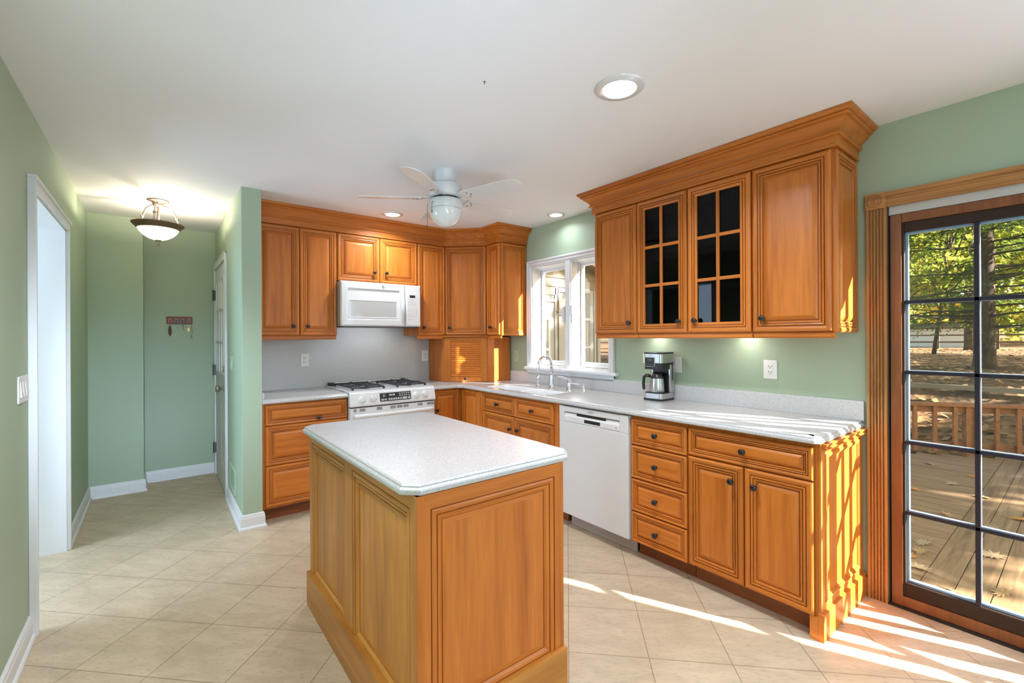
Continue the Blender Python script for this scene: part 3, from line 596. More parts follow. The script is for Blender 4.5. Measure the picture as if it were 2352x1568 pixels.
# sink
r = thing('kitchen_sink', 'white double-bowl sink set in the worktop below the window', 'sink', (-0.455, -1.37, 0.914))
def bowl(y0, y1, depth, rad, name):
    cx, cy = 0.0, (y0 + y1) / 2 + 1.37; hx, hy = (SX1 - SX0) / 2, abs(y0 - y1) / 2; w = MB(); N = 7
    tp = w.rrect(cx, cy, hx, hy, 0.001, N - 1); rings = [(tp, 0.0012)]
    for ins, z, rr in ((0.012, 0.0012, rad), (0.017, -0.003, rad), (0.024, -0.03, rad), (0.030, -depth + 0.03, rad * 0.9), (0.055, -depth, rad * 0.7)): rings.append((w.rrect(cx, cy, hx - ins, hy - ins, rr, N - 1), z))
    vs = []; fs = []; n = len(tp)
    for pts, z in rings: vs += [(x, y, z) for x, y in pts]
    for i in range(len(rings) - 1):
        for q in range(n): fs.append((i * n + q, (i + 1) * n + q, (i + 1) * n + (q + 1) % n, i * n + (q + 1) % n))
    fs.append(tuple((len(rings) - 1) * n + q for q in range(n)))
    w.add(vs, fs, smooth=True); b = fixn(obj(name, w, SINKM, r))
    obj('drain', MB().lathe([(0.045, -depth + 0.001), (0.040, -depth + 0.004), (0.012, -depth + 0.002), (0, -depth + 0.002)], 20, 'z', (cx, cy, 0)), CHROME, b)
bowl(SY0 - 0.001, -1.405, 0.19, 0.05, 'bowl'); bowl(-1.407, SY1 + 0.001, 0.14, 0.09, 'bowl')
# faucet family
r = thing('kitchen_faucet', 'chrome gooseneck faucet with separate lever behind the sink', 'faucet', (-0.245, -1.49, 0.914))
w = MB().lathe([(0.030, 0.0), (0.030, 0.006), (0.023, 0.012), (0.021, 0.05), (0.019, 0.09), (0.016, 0.12)], 20)
pts = [(0, 0, 0.10), (0, 0, 0.20)] + [(-0.075 + 0.075 * cos(a), 0.02 * sin(a) * 0, 0.21 + 0.075 * sin(a)) for a in [R(k) for k in range(0, 181, 15)]] + [(-0.152, 0, 0.195), (-0.154, 0, 0.175)]
w.tube(pts, [0.0135] * 6 + [0.012] * (len(pts) - 6), 12); w.lathe([(0.014, 0.168), (0.014, 0.190)], 14, 'z', (-0.154, 0, 0)); obj('spout', w, CHROME, r)
w = MB().lathe([(0.028, 0), (0.028, 0.006), (0.024, 0.01), (0.023, 0.062), (0.021, 0.078), (0.012, 0.092), (0, 0.096)], 20, 'z', (0, -0.215, 0)).tube([(-0.002, -0.213, 0.085), (-0.035, -0.190, 0.108), (-0.075, -0.165, 0.122), (-0.088, -0.157, 0.124)], [0.013, 0.009, 0.006, 0.009], 10); obj('lever', w, CHROME, r)
r = thing('side_sprayer', 'small upright chrome side sprayer left of the faucet', 'sprayer', (-0.245, -1.315, 0.914))
obj('sprayer_base', MB().lathe([(0.022, 0), (0.022, 0.006), (0.014, 0.014), (0.013, 0.03)], 18), CHROME, r); obj('spray_head', MB().lathe([(0.012, 0.03), (0.014, 0.05), (0.016, 0.085), (0.014, 0.105), (0.008, 0.115), (0, 0.117)], 18), CHROME, r)
r = thing('soap_dispenser', 'low chrome soap dispenser right of the faucet lever', 'dispenser', (-0.20, -1.825, 0.914))
obj('dispenser_base', MB().lathe([(0.020, 0), (0.019, 0.012), (0.010, 0.02), (0.009, 0.045)], 16), CHROME, r); obj('pump_spout', MB().lathe([(0.014, 0.045), (0.014, 0.058), (0, 0.060)], 14).tube([(0, 0, 0.052), (-0.05, 0.035, 0.066), (-0.085, 0.06, 0.072)], [0.007, 0.005, 0.004], 8), CHROME, r)

# ================================================================== range
r = thing('kitchen_range', 'white slide-in gas range with black burner grates', 'range', (-1.327, -0.3, 0))
RW = 0.380
obj('range_body', MB().box(-RW, RW, -0.330, 0.270, 0.05, 0.895).box(-RW + 0.03, RW - 0.03, -0.28, 0.25, 0.0, 0.05), APPL, r)
w = MB(); w.box(-0.388, 0.388, -0.360, 0.270, 0.9155, 0.926); w.box(-RW, RW, -0.345, 0.27, 0.895, 0.9155); obj('cooktop', w, APPL, r, 0.003)
w = MB(); w.box(-0.33, 0.33, 0.225, 0.268, 0.926, 0.952)
bk = obj('back_guard', w, APPL, r, 0.004)
for k in range(4):
    for z in (0.932, 0.942): obj('vent_slot', MB().box(-0.15 + k * 0.08, -0.085 + k * 0.08, 0.2235, 0.2255, z, z + 0.005), DARK, bk)
for s in (-1, 1): obj('end_cap', MB().box(s * 0.325, s * 0.375, 0.215, 0.269, 0.926, 0.954), IRON, bk, 0.006)
w = MB().prism([(-0.345, 0.805), (-0.388, 0.800), (-0.395, 0.812), (-0.372, 0.905), (-0.362, 0.918), (-0.345, 0.918)], 'x', -RW - 0.004, RW + 0.004)
pn = obj('control_panel', w, APPL, r, 0.002)
TILT = math.atan2(0.023, 0.093)
PM = Matrix.Translation((0, -0.3835, 0.8585)) @ Matrix.Rotation(-TILT, 4, 'X')
def on_panel(mb): mb.T = PM; return mb
for kx in (-0.285, -0.193, 0.196, 0.282):
    kb = obj('control_knob', on_panel(MB()).lathe([(0.029, 0.0), (0.029, -0.004), (0.026, -0.006), (0.024, -0.016), (0.020, -0.020), (0, -0.021)], 24, 'y', (kx, 0, 0.0)).box(kx - 0.005, kx + 0.005, -0.032, -0.018, -0.024, 0.024), APPL, pn)
obj('display_panel', on_panel(MB()).box(-0.135, 0.145, -0.003, 0.002, -0.032, 0.038), BLACK, pn)
dm = mat('pale_lit_digits', (0.7, 0.72, 0.7), 0.4, emit=(0.8, 0.85, 0.8), es=0.5)
text('clock_digits', '10:18', 0.024, dm, pn, PM @ at(-0.03, -0.0042, 0.018))
class BTN:
    def __init__(s, par, T=None, m=None): s.p = par; s.T = T; s.m = m or LGREY
    def mk(s):
        w = MB(); w.T = s.T; return w
    def box(s, *a): obj('panel_button', s.mk().box(*a), s.m, s.p); return s
    def lathe(s, *a, **k): obj('panel_button', s.mk().lathe(*a, **k), s.m, s.p); return s
    def add(s, *a): obj('panel_button', s.mk().add(*a), s.m, s.p); return s
w = BTN(pn, PM)
for i in range(5):
    for j in range(2): w.box(0.036 + i * 0.021, 0.050 + i * 0.021, -0.0042, -0.003, 0.004 + j * 0.017, 0.012 + j * 0.017)
for i in range(6): w.box(-0.062 + i * 0.021, -0.047 + i * 0.021, -0.0042, -0.003, -0.025, -0.008)
w.box(0.066, 0.108, -0.0042, -0.003, -0.026, -0.006); w.box(0.118, 0.136, -0.0042, -0.003, -0.026, -0.006)
w.box(-0.122, -0.078, -0.0042, -0.003, 0.028, 0.0295); w.add([(-0.112, -0.0042, 0.008), (-0.088, -0.0042, 0.008), (-0.100, -0.0042, 0.024)], [(0, 1, 2)])
for i in range(2): w.box(-0.124 + i * 0.026, -0.104 + i * 0.026, -0.0042, -0.003, -0.024, -0.010)
obj('panel_switch', on_panel(MB()).box(-0.352, -0.342, -0.008, 0.002, -0.028, -0.008), PLATE, pn); obj('indicator_lamp', on_panel(MB()).box(-0.354, -0.340, -0.0015, 0.002, 0.022, 0.030), PLATE, pn)
w = on_panel(MB()); w.lathe([(0.006, -0.001), (0.006, 0.0)], 14, 'y', (-0.055, 0, -0.043)); w.box(-0.045, 0.0, -0.001, 0, -0.0455, -0.0405); obj('badge', w, LGREY, pn)
dr = obj('oven_door', MB().box(-RW, RW, -0.385, -0.332, 0.20, 0.790), APPL, r, 0.006)
obj('door_gap', MB().box(-RW + 0.005, RW - 0.005, -0.372, -0.332, 0.790, 0.803), DARK, r)
w = MB()
for xc, n in ((-0.345, 1), (-0.285, 2), (-0.14, 2), (-0.02, 2), (0.04, 2), (0.10, 2), (0.235, 2), (0.325, 2), (0.362, 1)):
    w = MB()
    for q in range(3): w.box(xc - 0.012 * n, xc + 0.012 * n, -0.3862, -0.384, 0.762 + q * 0.008, 0.766 + q * 0.008)
    obj('vent_grille', w, DARK, dr)
w = MB()
for s in range(-8, 9): pass
hp_ = [(x, -0.418 - 0.018 * (1 - (x / 0.345) ** 2), 0.728) for x in [k * 0.345 / 10 for k in range(-10, 11)]]
w.tube([(-0.345, -0.386, 0.732)] + hp_ + [(0.345, -0.386, 0.732)], 0.0165, 12); obj('oven_handle', w, APPL, dr)
obj('warming_drawer', MB().box(-RW, RW, -0.38, -0.332, 0.06, 0.193), APPL, r, 0.006)
def grate(cx):
    g = MB(); x0, x1, y0, y1, z = cx - 0.135, cx + 0.135, -0.285, 0.185, 0.951
    for yy in (y0, (y0 + y1) / 2, y1): g.box(x0, x1, yy - 0.005, yy + 0.005, z - 0.012, z)
    for xx in (x0, x1): g.box(xx - 0.005, xx + 0.005, y0, y1, z - 0.012, z)
    for by in (-0.165, 0.068):
        for a in range(4):
            q = a * pi / 2 + pi / 4 * 0
            ex, ey = cx + 0.130 * cos(q), by + 0.112 * sin(q); ix, iy = cx + 0.035 * cos(q), by + 0.035 * sin(q); nx, ny = -sin(q) * 0.006, cos(q) * 0.006
            g.poly([(ex + nx, ey + ny), (ex - nx, ey - ny), (ix - nx, iy - ny), (ix + nx, iy + ny)], z - 0.010, z + 0.007)
    for xx in (x0, x1):
        for yy in (y0, y1): g.box(xx - 0.008, xx + 0.008, yy - 0.008, yy + 0.008, 0.926, z - 0.006)
    gt = obj('burner_grate', g, IRON, r, 0.002)
    for by in (-0.165, 0.068):
        bu = obj('burner', MB().lathe([(0.055, 0.926), (0.052, 0.929), (0.036, 0.931), (0.036, 0.936), (0.030, 0.940), (0, 0.941)], 24, 'z', (cx, by, 0)), IRON, r)
grate(-0.195); grate(0.200)

# ================================================================== microwave
r = thing('microwave_oven', 'white over-the-range microwave between the wall cabinets', 'microwave', (-1.320, -0.1, 1.461))
MWH = 0.399
obj('oven_body', MB().box(-0.3765, 0.3765, -0.275, 0.082, 0.012, MWH), APPL2, r, 0.004)
obj('underside_grille', MB().box(-0.36, 0.36, -0.295, 0.08, 0.0, 0.012), HINGE, r, 0.003)
XD = 0.218
w = MB(); w.nested(-0.3765, XD, 0.008, MWH, [(0, -0.04), (0, 0.0), (0.004, 0.006), (0.012, 0.010), (0.05, 0.0125)], -0.300, rail=0, tail=False, back=False)
w.nested(-0.3265, XD - 0.05, 0.058, MWH - 0.05, [(0.0, 0.0125), (0.009, 0.0125), (0.013, 0.0060), (0.024, 0.0055)], -0.300, rail=0, tail=True, back=False)
dw = obj('oven_door', w, APPL, r)
# a broad recessed field with the window in it
w = MB(); w.nested(-0.311, 0.140, 0.079, 0.242, [(0, 0.0), (0.002, 0.0085), (0.008, 0.0085), (0.010, 0.0065)], -0.300, rail=0, back=False, tail=False); obj('window_bezel', w, APPL, dw)
obj('oven_window', MB().box(-0.302, 0.131, -0.3067, -0.302, 0.088, 0.233), MWIN, dw)
w = MB(); hz = [(XD - 0.020 - 0.002, -0.312, 0.060)]
hp_ = [(XD - 0.026 - 0.010 * sin(pi * t), -0.312 - 0.032 * sin(pi * t), 0.045 + 0.285 * t) for t in [k / 12 for k in range(13)]]
w.tube(hp_, [0.008 + 0.009 * sin(pi * k / 12) for k in range(13)], 12); obj('door_handle', w, APPL, dw)
w = MB(); w.nested(XD + 0.003, 0.3765, 0.008, MWH, [(0, -0.04), (0, 0.0), (0.003, 0.006), (0.008, 0.010), (0.02, 0.0115)], -0.300, rail=0, back=False)
pn = obj('control_panel', w, APPL, r)
obj('display', MB().box(0.262, 0.318, -0.3125, -0.3105, 0.280, 0.304), BLACK, pn)
w = BTN(pn)
for i in range(3):
    for j in range(4): w.box(0.244 + i * 0.023, 0.254 + i * 0.023, -0.3122, -0.311, 0.102 + j * 0.021, 0.110 + j * 0.021)
for j in range(4): w.box(0.320, 0.336, -0.3122, -0.311, 0.102 + j * 0.021, 0.108 + j * 0.021)
for i in range(3):
    for j in range(2): w.box(0.246 + i * 0.034, 0.264 + i * 0.034, -0.3122, -0.311, 0.212 + j * 0.02, 0.218 + j * 0.02)
w.box(0.266, 0.312, -0.3122, -0.311, 0.256, 0.2585); w.box(0.246, 0.266, -0.3122, -0.311, 0.070, 0.078); w.box(0.284, 0.296, -0.3122, -0.311, 0.070, 0.078)
w = MB().lathe([(0.0135, -0.3105), (0.0135, -0.3135), (0.0105, -0.3138), (0.0105, -0.3128), (0, -0.3128)], 24, 'y', (0.003, 0, MWH - 0.035)); bd = obj('badge', w, GREYP, dw)
text('badge_letters', 'GE', 0.0135, APPL, bd, at(0.003, -0.3139, MWH - 0.035))

area('cooktop_fill', (0, -0.08, -0.004), (0, 0.25, -1), 0.45, 0.06, 0.8, (0.85, 0.93, 1.0), parent=r)  # added fill that brightens the backsplash and range top
# ================================================================== dishwasher
r = thing('dishwasher', 'white dishwasher with black display strip beside the four-drawer cabinet', 'dishwasher', (-0.60, -1.990, 0), RZ)
obj('tub', MB().box(0.002, 0.612, 0.0, 0.57, 0.10, 0.872), APPL2, r)
obj('toe_plate', MB().box(0.040, 0.612, 0.045, 0.055, 0.002, 0.098), mat('dusty_grey_plate', (0.42, 0.36, 0.33), 0.5), r)
fr_ = obj('door', MB().box(0.003, 0.612, -0.040, 0.0, 0.105, 0.760).box(0.003, 0.052, -0.040, 0.0, 0.760, 0.872).box(0.546, 0.612, -0.040, 0.0, 0.760, 0.872), APPL2, r, 0.003)
w = MB(); w.box(0.054, 0.544, -0.039, -0.002, 0.832, 0.870)
tp = obj('top_strip', w, APPL2, fr_, 0.002)
w = MB().prism([(-0.036, 0.762), (-0.038, 0.768), (-0.038, 0.800), (-0.026, 0.830), (-0.005, 0.830), (-0.005, 0.762)], 'x', 0.054, 0.544)
cp = obj('control_panel', w, APPL, fr_, 0.001)
obj('handle_recess', MB().box(0.058, 0.540, -0.028, -0.01, 0.8255, 0.8318).box(0.17, 0.43, -0.034, -0.01, 0.812, 0.831), DARK, cp)
obj('display', MB().box(0.245, 0.385, -0.0392, -0.037, 0.775, 0.797), BLACK, cp)
w = BTN(cp)
for i in range(5): w.box(0.135 + i * 0.018, 0.146 + i * 0.018, -0.0388, -0.0375, 0.776, 0.779)
for i in range(5): w.box(0.410 + i * 0.018, 0.421 + i * 0.018, -0.0388, -0.0375, 0.776, 0.779)
w.box(0.13, 0.225, -0.0388, -0.0375, 0.788, 0.7895); w.box(0.405, 0.495, -0.0388, -0.0375, 0.788, 0.7895); w.lathe([(0.010, -0.0388), (0.010, -0.037)], 16, 'y', (0.518, 0, 0.783))
bd = obj('badge', MB().lathe([(0.0055, -0.0395), (0.0055, -0.0385), (0.0042, -0.0385), (0.0042, -0.0395)], 18, 'y', (0.268, 0, 0.853), cap=False), GREYP, tp)
text('badge_letters', 'BOSCH', 0.0145, mat('dark_grey_lettering', (0.10, 0.10, 0.10), 0.5), tp, at(0.307, -0.0394, 0.853))

# ================================================================== island
r = thing('island_cabinet', 'freestanding kitchen island cabinet with raised panels in the foreground', 'kitchen island', (-2.01, -2.5, 0))
def I(x, y): return (x + 2.01, y + 2.5)
IX0, IX1, IY0, IY1 = -2.302, -1.718, -3.094, -1.890
x0, y0 = I(IX0, IY0); x1, y1 = I(IX1, IY1)
obj('cabinet_box', MB().box(x0, x1, y0, y1, 0.0, 0.880), WV, r)
IP = [(0, 0.001), (0, 0.018), (0.046, 0.018), (0.0465, 0.0105), (0.0505, 0.0105), (0.051, 0.017), (0.058, 0.0185), (0.068, 0.0165), (0.0685, 0.0095), (0.0725, 0.0095), (0.073, 0.0145), (0.082, 0.0125), (0.090, 0.0060), (0.0905, 0.0015), (0.0945, 0.0015), (0.095, 0.0045), (0.110, 0.0060)]
def side(pts_y, mats_, nm='side_panel', label=None):
    a, b = pts_y; w = MB(); w.T = Matrix.Translation((x0, 0, 0)) @ Matrix.Rotation(-pi / 2, 4, 'Z')
    w.nested(-(b + 2.5), -(a + 2.5), 0.105, 0.880, IP)
    o = obj(nm, w, mats_, r)
    if label: o['label'] = label
    return o
side((-2.487, IY1), [IV, IH], label='wood side panel with yellow light put into its colour'); side((IY0 - 0.017, -2.489), [IV, IH], label='wood side panel with yellow light put into its colour')
w = MB(); w.nested(x0 - 0.017, x1 + 0.017, 0.105, 0.880, IP, y0); obj('end_panel', w, [WV, WH], r)
ISB = [(-0.017, 0), (0.014, 0), (0.014, 0.112), (0.011, 0.122), (0.013, 0.132), (0.009, 0.143), (0.004, 0.150), (0.006, 0.160), (0.0035, 0.170), (-0.017, 0.172)]
bx0, by0, bx1, by1 = x0 - 0.0185, y0 - 0.0185, x1 + 0.0185, y1
w = MB().sweep(ISB, [(bx0, by1), (bx0, by0), (bx1, by0)], side=-1, mi=0); fixn(obj('base_moulding', w, IH, r))
for z0_, z1_ in ((0.705, 0.868), (0.410, 0.700), (0.116, 0.405)):
    for ya, yb in ((IY0 + 0.01, -2.50), (-2.49, IY1 - 0.01)):
        f = MB(); f.T = Matrix.Translation((x1, 0, 0)) @ Matrix.Rotation(pi / 2, 4, 'Z'); f.nested(ya + 2.5, yb + 2.5, z0_, z1_, [(o * 0.7, h) for o, h in DP], field=1)
        f.lathe([(0.006, -0.018), (0.006, -0.030), (0.015, -0.036), (0.015, -0.043), (0, -0.046)], 14, 'y', ((ya + yb) / 2 + 2.5, 0, (z0_ + z1_) / 2), mi=2)
        obj('drawer', f, [WV, WH, KNOB], r)
ch = 0.048; tx0, tx1, ty0, ty1 = -2.356, -1.632, -3.116, -1.850
loop = [(tx0 + ch, ty0), (tx1 - ch, ty0), (tx1, ty0 + ch), (tx1, ty1 - ch), (tx1 - ch, ty1), (tx0 + ch, ty1), (tx0, ty1 - ch), (tx0, ty0 + ch)]
w = MB(); w.T = Matrix.Translation((2.0, 2.5, -0.882)); EDI = [(min(o, -0.0) if o > -0.06 else -0.04, z) for o, z in ED]
w.sweep(EDI, loop, side=1, closed=True)
cx_, cy_ = (tx0 + tx1) / 2, (ty0 + ty1) / 2
def inset(l, d):
    out = []; n = len(l)
    for i, p in enumerate(l):
        a, b = Vector(l[i - 1]), Vector(l[(i + 1) % n]); p = Vector(p); n1 = (p - a).normalized(); n2 = (b - p).normalized(); n1 = Vector((n1.y, -n1.x)); n2 = Vector((n2.y, -n2.x)); m = (n1 + n2) / (1 + n1.dot(n2)); q = p - m * d; out.append((q.x, q.y))
    return out
w.poly(inset(loop, 0.04), 0.882, 0.914)
o = obj('island_worktop', w, STONE); o.location = (-2.0, -2.5, 0.882)
tag(o, 'speckled grey island worktop with clipped corners and stepped edge', 'worktop')

# ================================================================== coffee maker
r = thing('coffee_maker', 'steel and black drip coffee maker on the worktop by the wall', 'coffee maker', (-0.113, -2.468, 0.915), R(-88)); r.scale = (0.88, 0.80, 1.0)
RR = lambda cx, cy, hx, hy, q: MB().rrect(cx, cy, hx, hy, q)
def slab(pts, z0, z1, m, nm, par, bev=0.0): return obj(nm, MB().poly(pts, z0, z1), m, par, bev)
slab(RR(0, 0, 0.088, 0.112, 0.03), 0.0, 0.012, BLACK, 'foot_plate', r)
slab(RR(0, 0, 0.086, 0.110, 0.03), 0.012, 0.050, STEEL, 'base', r, 0.002)
slab(RR(0, 0, 0.080, 0.100, 0.03), 0.050, 0.054, BLACK, 'warming_plate', r)
w = MB().box(-0.080, 0.080, 0.035, 0.108, 0.050, 0.225); obj('water_tank', w, BLACK, r, 0.008)
w = MB().box(0.070, 0.087, 0.030, 0.110, 0.050, 0.25).box(-0.087, -0.070, 0.030, 0.110, 0.050, 0.25); obj('side_panel', w, STEEL, r, 0.004)
slab(RR(0, 0, 0.082, 0.106, 0.03), 0.218, 0.268, BLACK, 'brew_basket', r)
slab(RR(0, 0, 0.087, 0.111, 0.03), 0.262, 0.328, STEEL, 'top_housing', r, 0.002)
slab(RR(0, 0, 0.086, 0.110, 0.03), 0.328, 0.337, BLACK, 'lid', r, 0.003)
p_ = obj('control_panel', MB().box(-0.060, 0.030, -0.1165, -0.104, 0.236, 0.304), STEEL, r, 0.004)
obj('display', MB().box(-0.056, 0.026, -0.1185, -0.116, 0.240, 0.300), BLACK, p_, 0.004)
w = BTN(p_)
for k in range(5): w.lathe([(0.0065, -0.1192), (0.0065, -0.1184), (0.0048, -0.1184), (0.0048, -0.1192)], 12, 'y', (-0.047 + k * 0.016, 0, 0.252), cap=False)
text('clock_digits', '12:00', 0.016, GREYP, p_, at(-0.012, -0.1190, 0.284))
text('brand_letters', 'Bella', 0.014, GREYP, r, at(-0.012, -0.1116, 0.316))
w = MB().box(0.0868, 0.0885, 0.060, 0.072, 0.14, 0.27); obj('level_gauge', w, BLACK, r, 0.002)
r = thing('coffee_carafe', 'steel thermal carafe with black handle inside the coffee maker', 'carafe', (-0.137, -2.469, 0.9695), R(-88)); r.scale = (0.86, 0.80, 1.0)
obj('flask', MB().lathe([(0.060, 0.0), (0.062, 0.004), (0.060, 0.05), (0.055, 0.098)], 32, 'z', (0, 0, 0)), STEEL, r)
obj('carafe_lid', MB().lathe([(0.055, 0.098), (0.054, 0.108), (0.042, 0.120), (0.040, 0.132), (0.028, 0.140), (0, 0.142)], 28), BLACK, r)
w = MB().tube([(-0.048, -0.02, 0.112), (-0.082, -0.035, 0.116), (-0.098, -0.042, 0.104), (-0.102, -0.044, 0.06), (-0.100, -0.043, 0.025), (-0.096, -0.041, 0.014)], [0.011, 0.012, 0.013, 0.013, 0.012, 0.009], 10); obj('carafe_handle', w, BLACK, r)

# ================================================================== wall plates
def outlet(label, loc, rz, m=PLATE, wide=0.070, tall=0.114, sockets=2):
    r = thing('power_outlet', label, 'outlet', loc, rz)
    pl = obj('cover_plate', MB().box(-wide / 2, wide / 2, -0.006, 0, -tall / 2, tall / 2), m, r, 0.003)
    ins = obj('socket', MB().box(-0.017, 0.017, -0.0085, -0.005, -0.034, 0.034), m, r, 0.002)
    w = MB()
    for z in (-0.017, 0.017):
        w.box(-0.009, -0.006, -0.0092, -0.008, z - 0.001, z + 0.008); w.box(0.006, 0.009, -0.0092, -0.008, z - 0.001, z + 0.006); w.lathe([(0.0028, -0.0092), (0.0028, -0.008)], 8, 'y', (0, 0, z - 0.007))
    obj('slot', w, DARK if m is PLATE else GREYP, ins)
    return r
outlet('white double outlet on the grey backsplash between left cabinets and range', (-1.892, -0.013, 1.168), 0)
outlet('white double outlet on the grey backsplash beside the appliance garage', (-0.700, -0.013, 1.172), 0)
outlet('green-tinted outlet between the appliance garage and the window', (0, -0.700, 1.168), RZ, GPLATE)
outlet('white double outlet on the green wall right of the coffee maker', (0, -3.172, 1.160), RZ, wide=0.078)
outlet('white outlet plate half hidden behind the coffee maker', (0, -2.520, 1.162), RZ, wide=0.12)
r = thing('light_switch', 'white triple rocker switch beside the left doorway', 'switch', (XL, -1.500, 1.149), pi / 2)
obj('cover_plate', MB().box(-0.086, 0.086, -0.006, 0, -0.058, 0.058), PLATE, r, 0.003)
for k in (-0.046, 0, 0.046): obj('rocker', MB().prism([(-0.005, -0.033), (-0.012, -0.033), (-0.007, 0.033), (-0.005, 0.033)], 'x', k - 0.0165, k + 0.0165), PLATE, r, 0.001)
r = thing('light_switch', 'green-tinted rocker switch on the pier beside the hall door', 'switch', (XP0, -0.107, 1.165), -pi / 2)
obj('cover_plate', MB().box(-0.058, 0.058, -0.006, 0, -0.058, 0.058), GPLATE, r, 0.003)
for k in (-0.023, 0.023): obj('rocker', MB().prism([(-0.005, -0.033), (-0.012, -0.033), (-0.007, 0.033), (-0.005, 0.033)], 'x', k - 0.0165, k + 0.0165), GPLATE, r, 0.001)
r = thing('air_vent', 'green painted air vent grille low on the pier wall', 'vent', (XP0, -0.150, 0.252), -pi / 2)
w = MB(); w.box(-0.17, 0.17, -0.008, 0, -0.10, -0.075); w.box(-0.17, 0.17, -0.008, 0, 0.075, 0.10); w.box(-0.17, -0.14, -0.008, 0, -0.075, 0.075); w.box(0.14, 0.17, -0.008, 0, -0.075, 0.075); obj('vent_frame', w, GPLATE, r, 0.002)
w = MB()
for k in range(11): w.prism([(-0.001, -0.072 + k * 0.0135), (-0.007, -0.066 + k * 0.0135), (-0.005, -0.064 + k * 0.0135), (-0.001, -0.068 + k * 0.0135)], 'x', -0.14, 0.14)
obj('louvre', w, GPLATE, r)

# ================================================================== key rack
r = thing('key_rack', 'small painted brick-red row-house key rack on the hall wall', 'key rack', (-2.762, 1.154, 1.546))
BRK = mat('brick_red_paint', (0.22, 0.075, 0.045), 0.6)
obj('plaque', MB().box(-0.104, 0.104, -0.014, 0, -0.036, 0.036), BRK, r, 0.003)
for k, c in enumerate(((0.30, 0.03, 0.04), (0.05, 0.05, 0.14), (0.03, 0.07, 0.06), (0.14, 0.12, 0.10))):
    x = -0.076 + 0.05 * k; dcol = mat('painted_door_%d' % k, c, 0.5)
    obj('painted_door', MB().box(x - 0.008, x + 0.008, -0.0165, -0.013, -0.026, 0.006), dcol, r)
    obj('painted_arch', MB().box(x - 0.013, x - 0.008, -0.0155, -0.013, -0.028, 0.012).box(x + 0.008, x + 0.013, -0.0155, -0.013, -0.028, 0.012).box(x - 0.013, x + 0.013, -0.0155, -0.013, 0.007, 0.014), GREYP, r)
    obj('hook', MB().tube([(x, -0.014, -0.026), (x, -0.024, -0.034), (x, -0.028, -0.042), (x, -0.034, -0.036)], 0.0022, 6), NICKEL, r)
r = thing('feather_key_fob', 'brown feather key fob hanging from the left end of the key rack', 'key fob', (-2.838, 1.124, 1.49))
obj('cord', MB().tube([(0, 0, 0.016), (0, 0.004, 0.0)], 0.0015, 5), BRK, r)
FE = mat('brown_feather', (0.10, 0.065, 0.02), 0.8)
obj('feather', MB().lathe([(0.003, 0.005), (0.010, -0.015), (0.014, -0.045), (0.011, -0.075), (0.003, -0.098), (0, -0.10)], 8), FE, r)
r = thing('key_bunch', 'small key ring with pale tag and dangling string at right end of key rack', 'keys', (-2.688, 1.124, 1.49))
obj('key_tag', MB().box(-0.018, 0.012, -0.003, 0.003, -0.018, 0.014), mat('cream_tag', (0.55, 0.48, 0.35), 0.6), r, 0.002)
obj('brass_key', MB().box(-0.012, -0.002, -0.002, 0.002, -0.06, -0.018).box(0.0, 0.006, 0.003, 0.005, -0.05, -0.015), mat('brass', (0.45, 0.34, 0.08), 0.35, metal=0.7), r)
obj('string', MB().tube([(0.022, 0, 0.0), (0.026, 0, -0.06), (0.018, 0, -0.10), (0.012, 0, -0.125)], 0.0016, 5).tube([(0.02, 0, -0.09), (0.03, 0, -0.13)], 0.0014, 5), mat('dark_green_string', (0.05, 0.08, 0.05), 0.8), r)
r = thing('small_key', 'single dark key hanging from the third hook of the key rack', 'key', (-2.736, 1.124, 1.49))
obj('key_shaft', MB().lathe([(0.008, -0.002), (0.008, 0.002)], 12, 'y', (0, 0, 0.002)).box(-0.003, 0.003, -0.0015, 0.0015, -0.04, -0.004), HINGE, r)

# ================================================================== ceiling fan and lights
FC = (-1.450, -1.780)
r = thing('ceiling_fan', 'white five-blade flush ceiling fan with round opal light', 'ceiling fan', (FC[0], FC[1], H))
obj('canopy', MB().lathe([(0.076, 0.0), (0.076, -0.052), (0.070, -0.056), (0.070, -0.062), (0.062, -0.070), (0.060, -0.084)], 32), FANW, r)
obj('motor_housing', MB().lathe([(0.060, -0.082), (0.098, -0.088), (0.109, -0.098), (0.109, -0.158), (0.096, -0.172), (0.030, -0.174)], 32), FANW, r)
obj('rotor_ring', MB().lathe([(0.085, -0.172), (0.085, -0.190), (0.02, -0.190)], 28), BLACK, r)
sw = obj('switch_housing', MB().lathe([(0.100, -0.188), (0.108, -0.196), (0.109, -0.246), (0.104, -0.250)], 32), FANW, r)
prof = [(0.106 * cos(R(a)), -0.250 - 0.112 * sin(R(a))) for a in range(0, 91, 9)]
obj('light_globe', MB().lathe(prof, 32), OPAL, r); obj('globe_collar', MB().lathe([(0.104, -0.2485), (0.1075, -0.2495), (0.1075, -0.2515), (0.104, -0.2525)], 32, cap=False), STEEL, r)
for cx, cy, l in ((-0.100, 0.038, 0.140), (-0.1035, -0.026, 0.055)):
    obj('pull_chain', MB().tube([(cx, cy, -0.218), (cx * 1.12, cy * 1.12, -0.222), (cx * 1.12, cy * 1.12, -0.222 - l)], 0.0016, 6).lathe([(0.0035, -0.222 - l), (0.0035, -0.235 - l)], 8, 'z', (cx * 1.12, cy * 1.12, 0)), HINGE, sw)
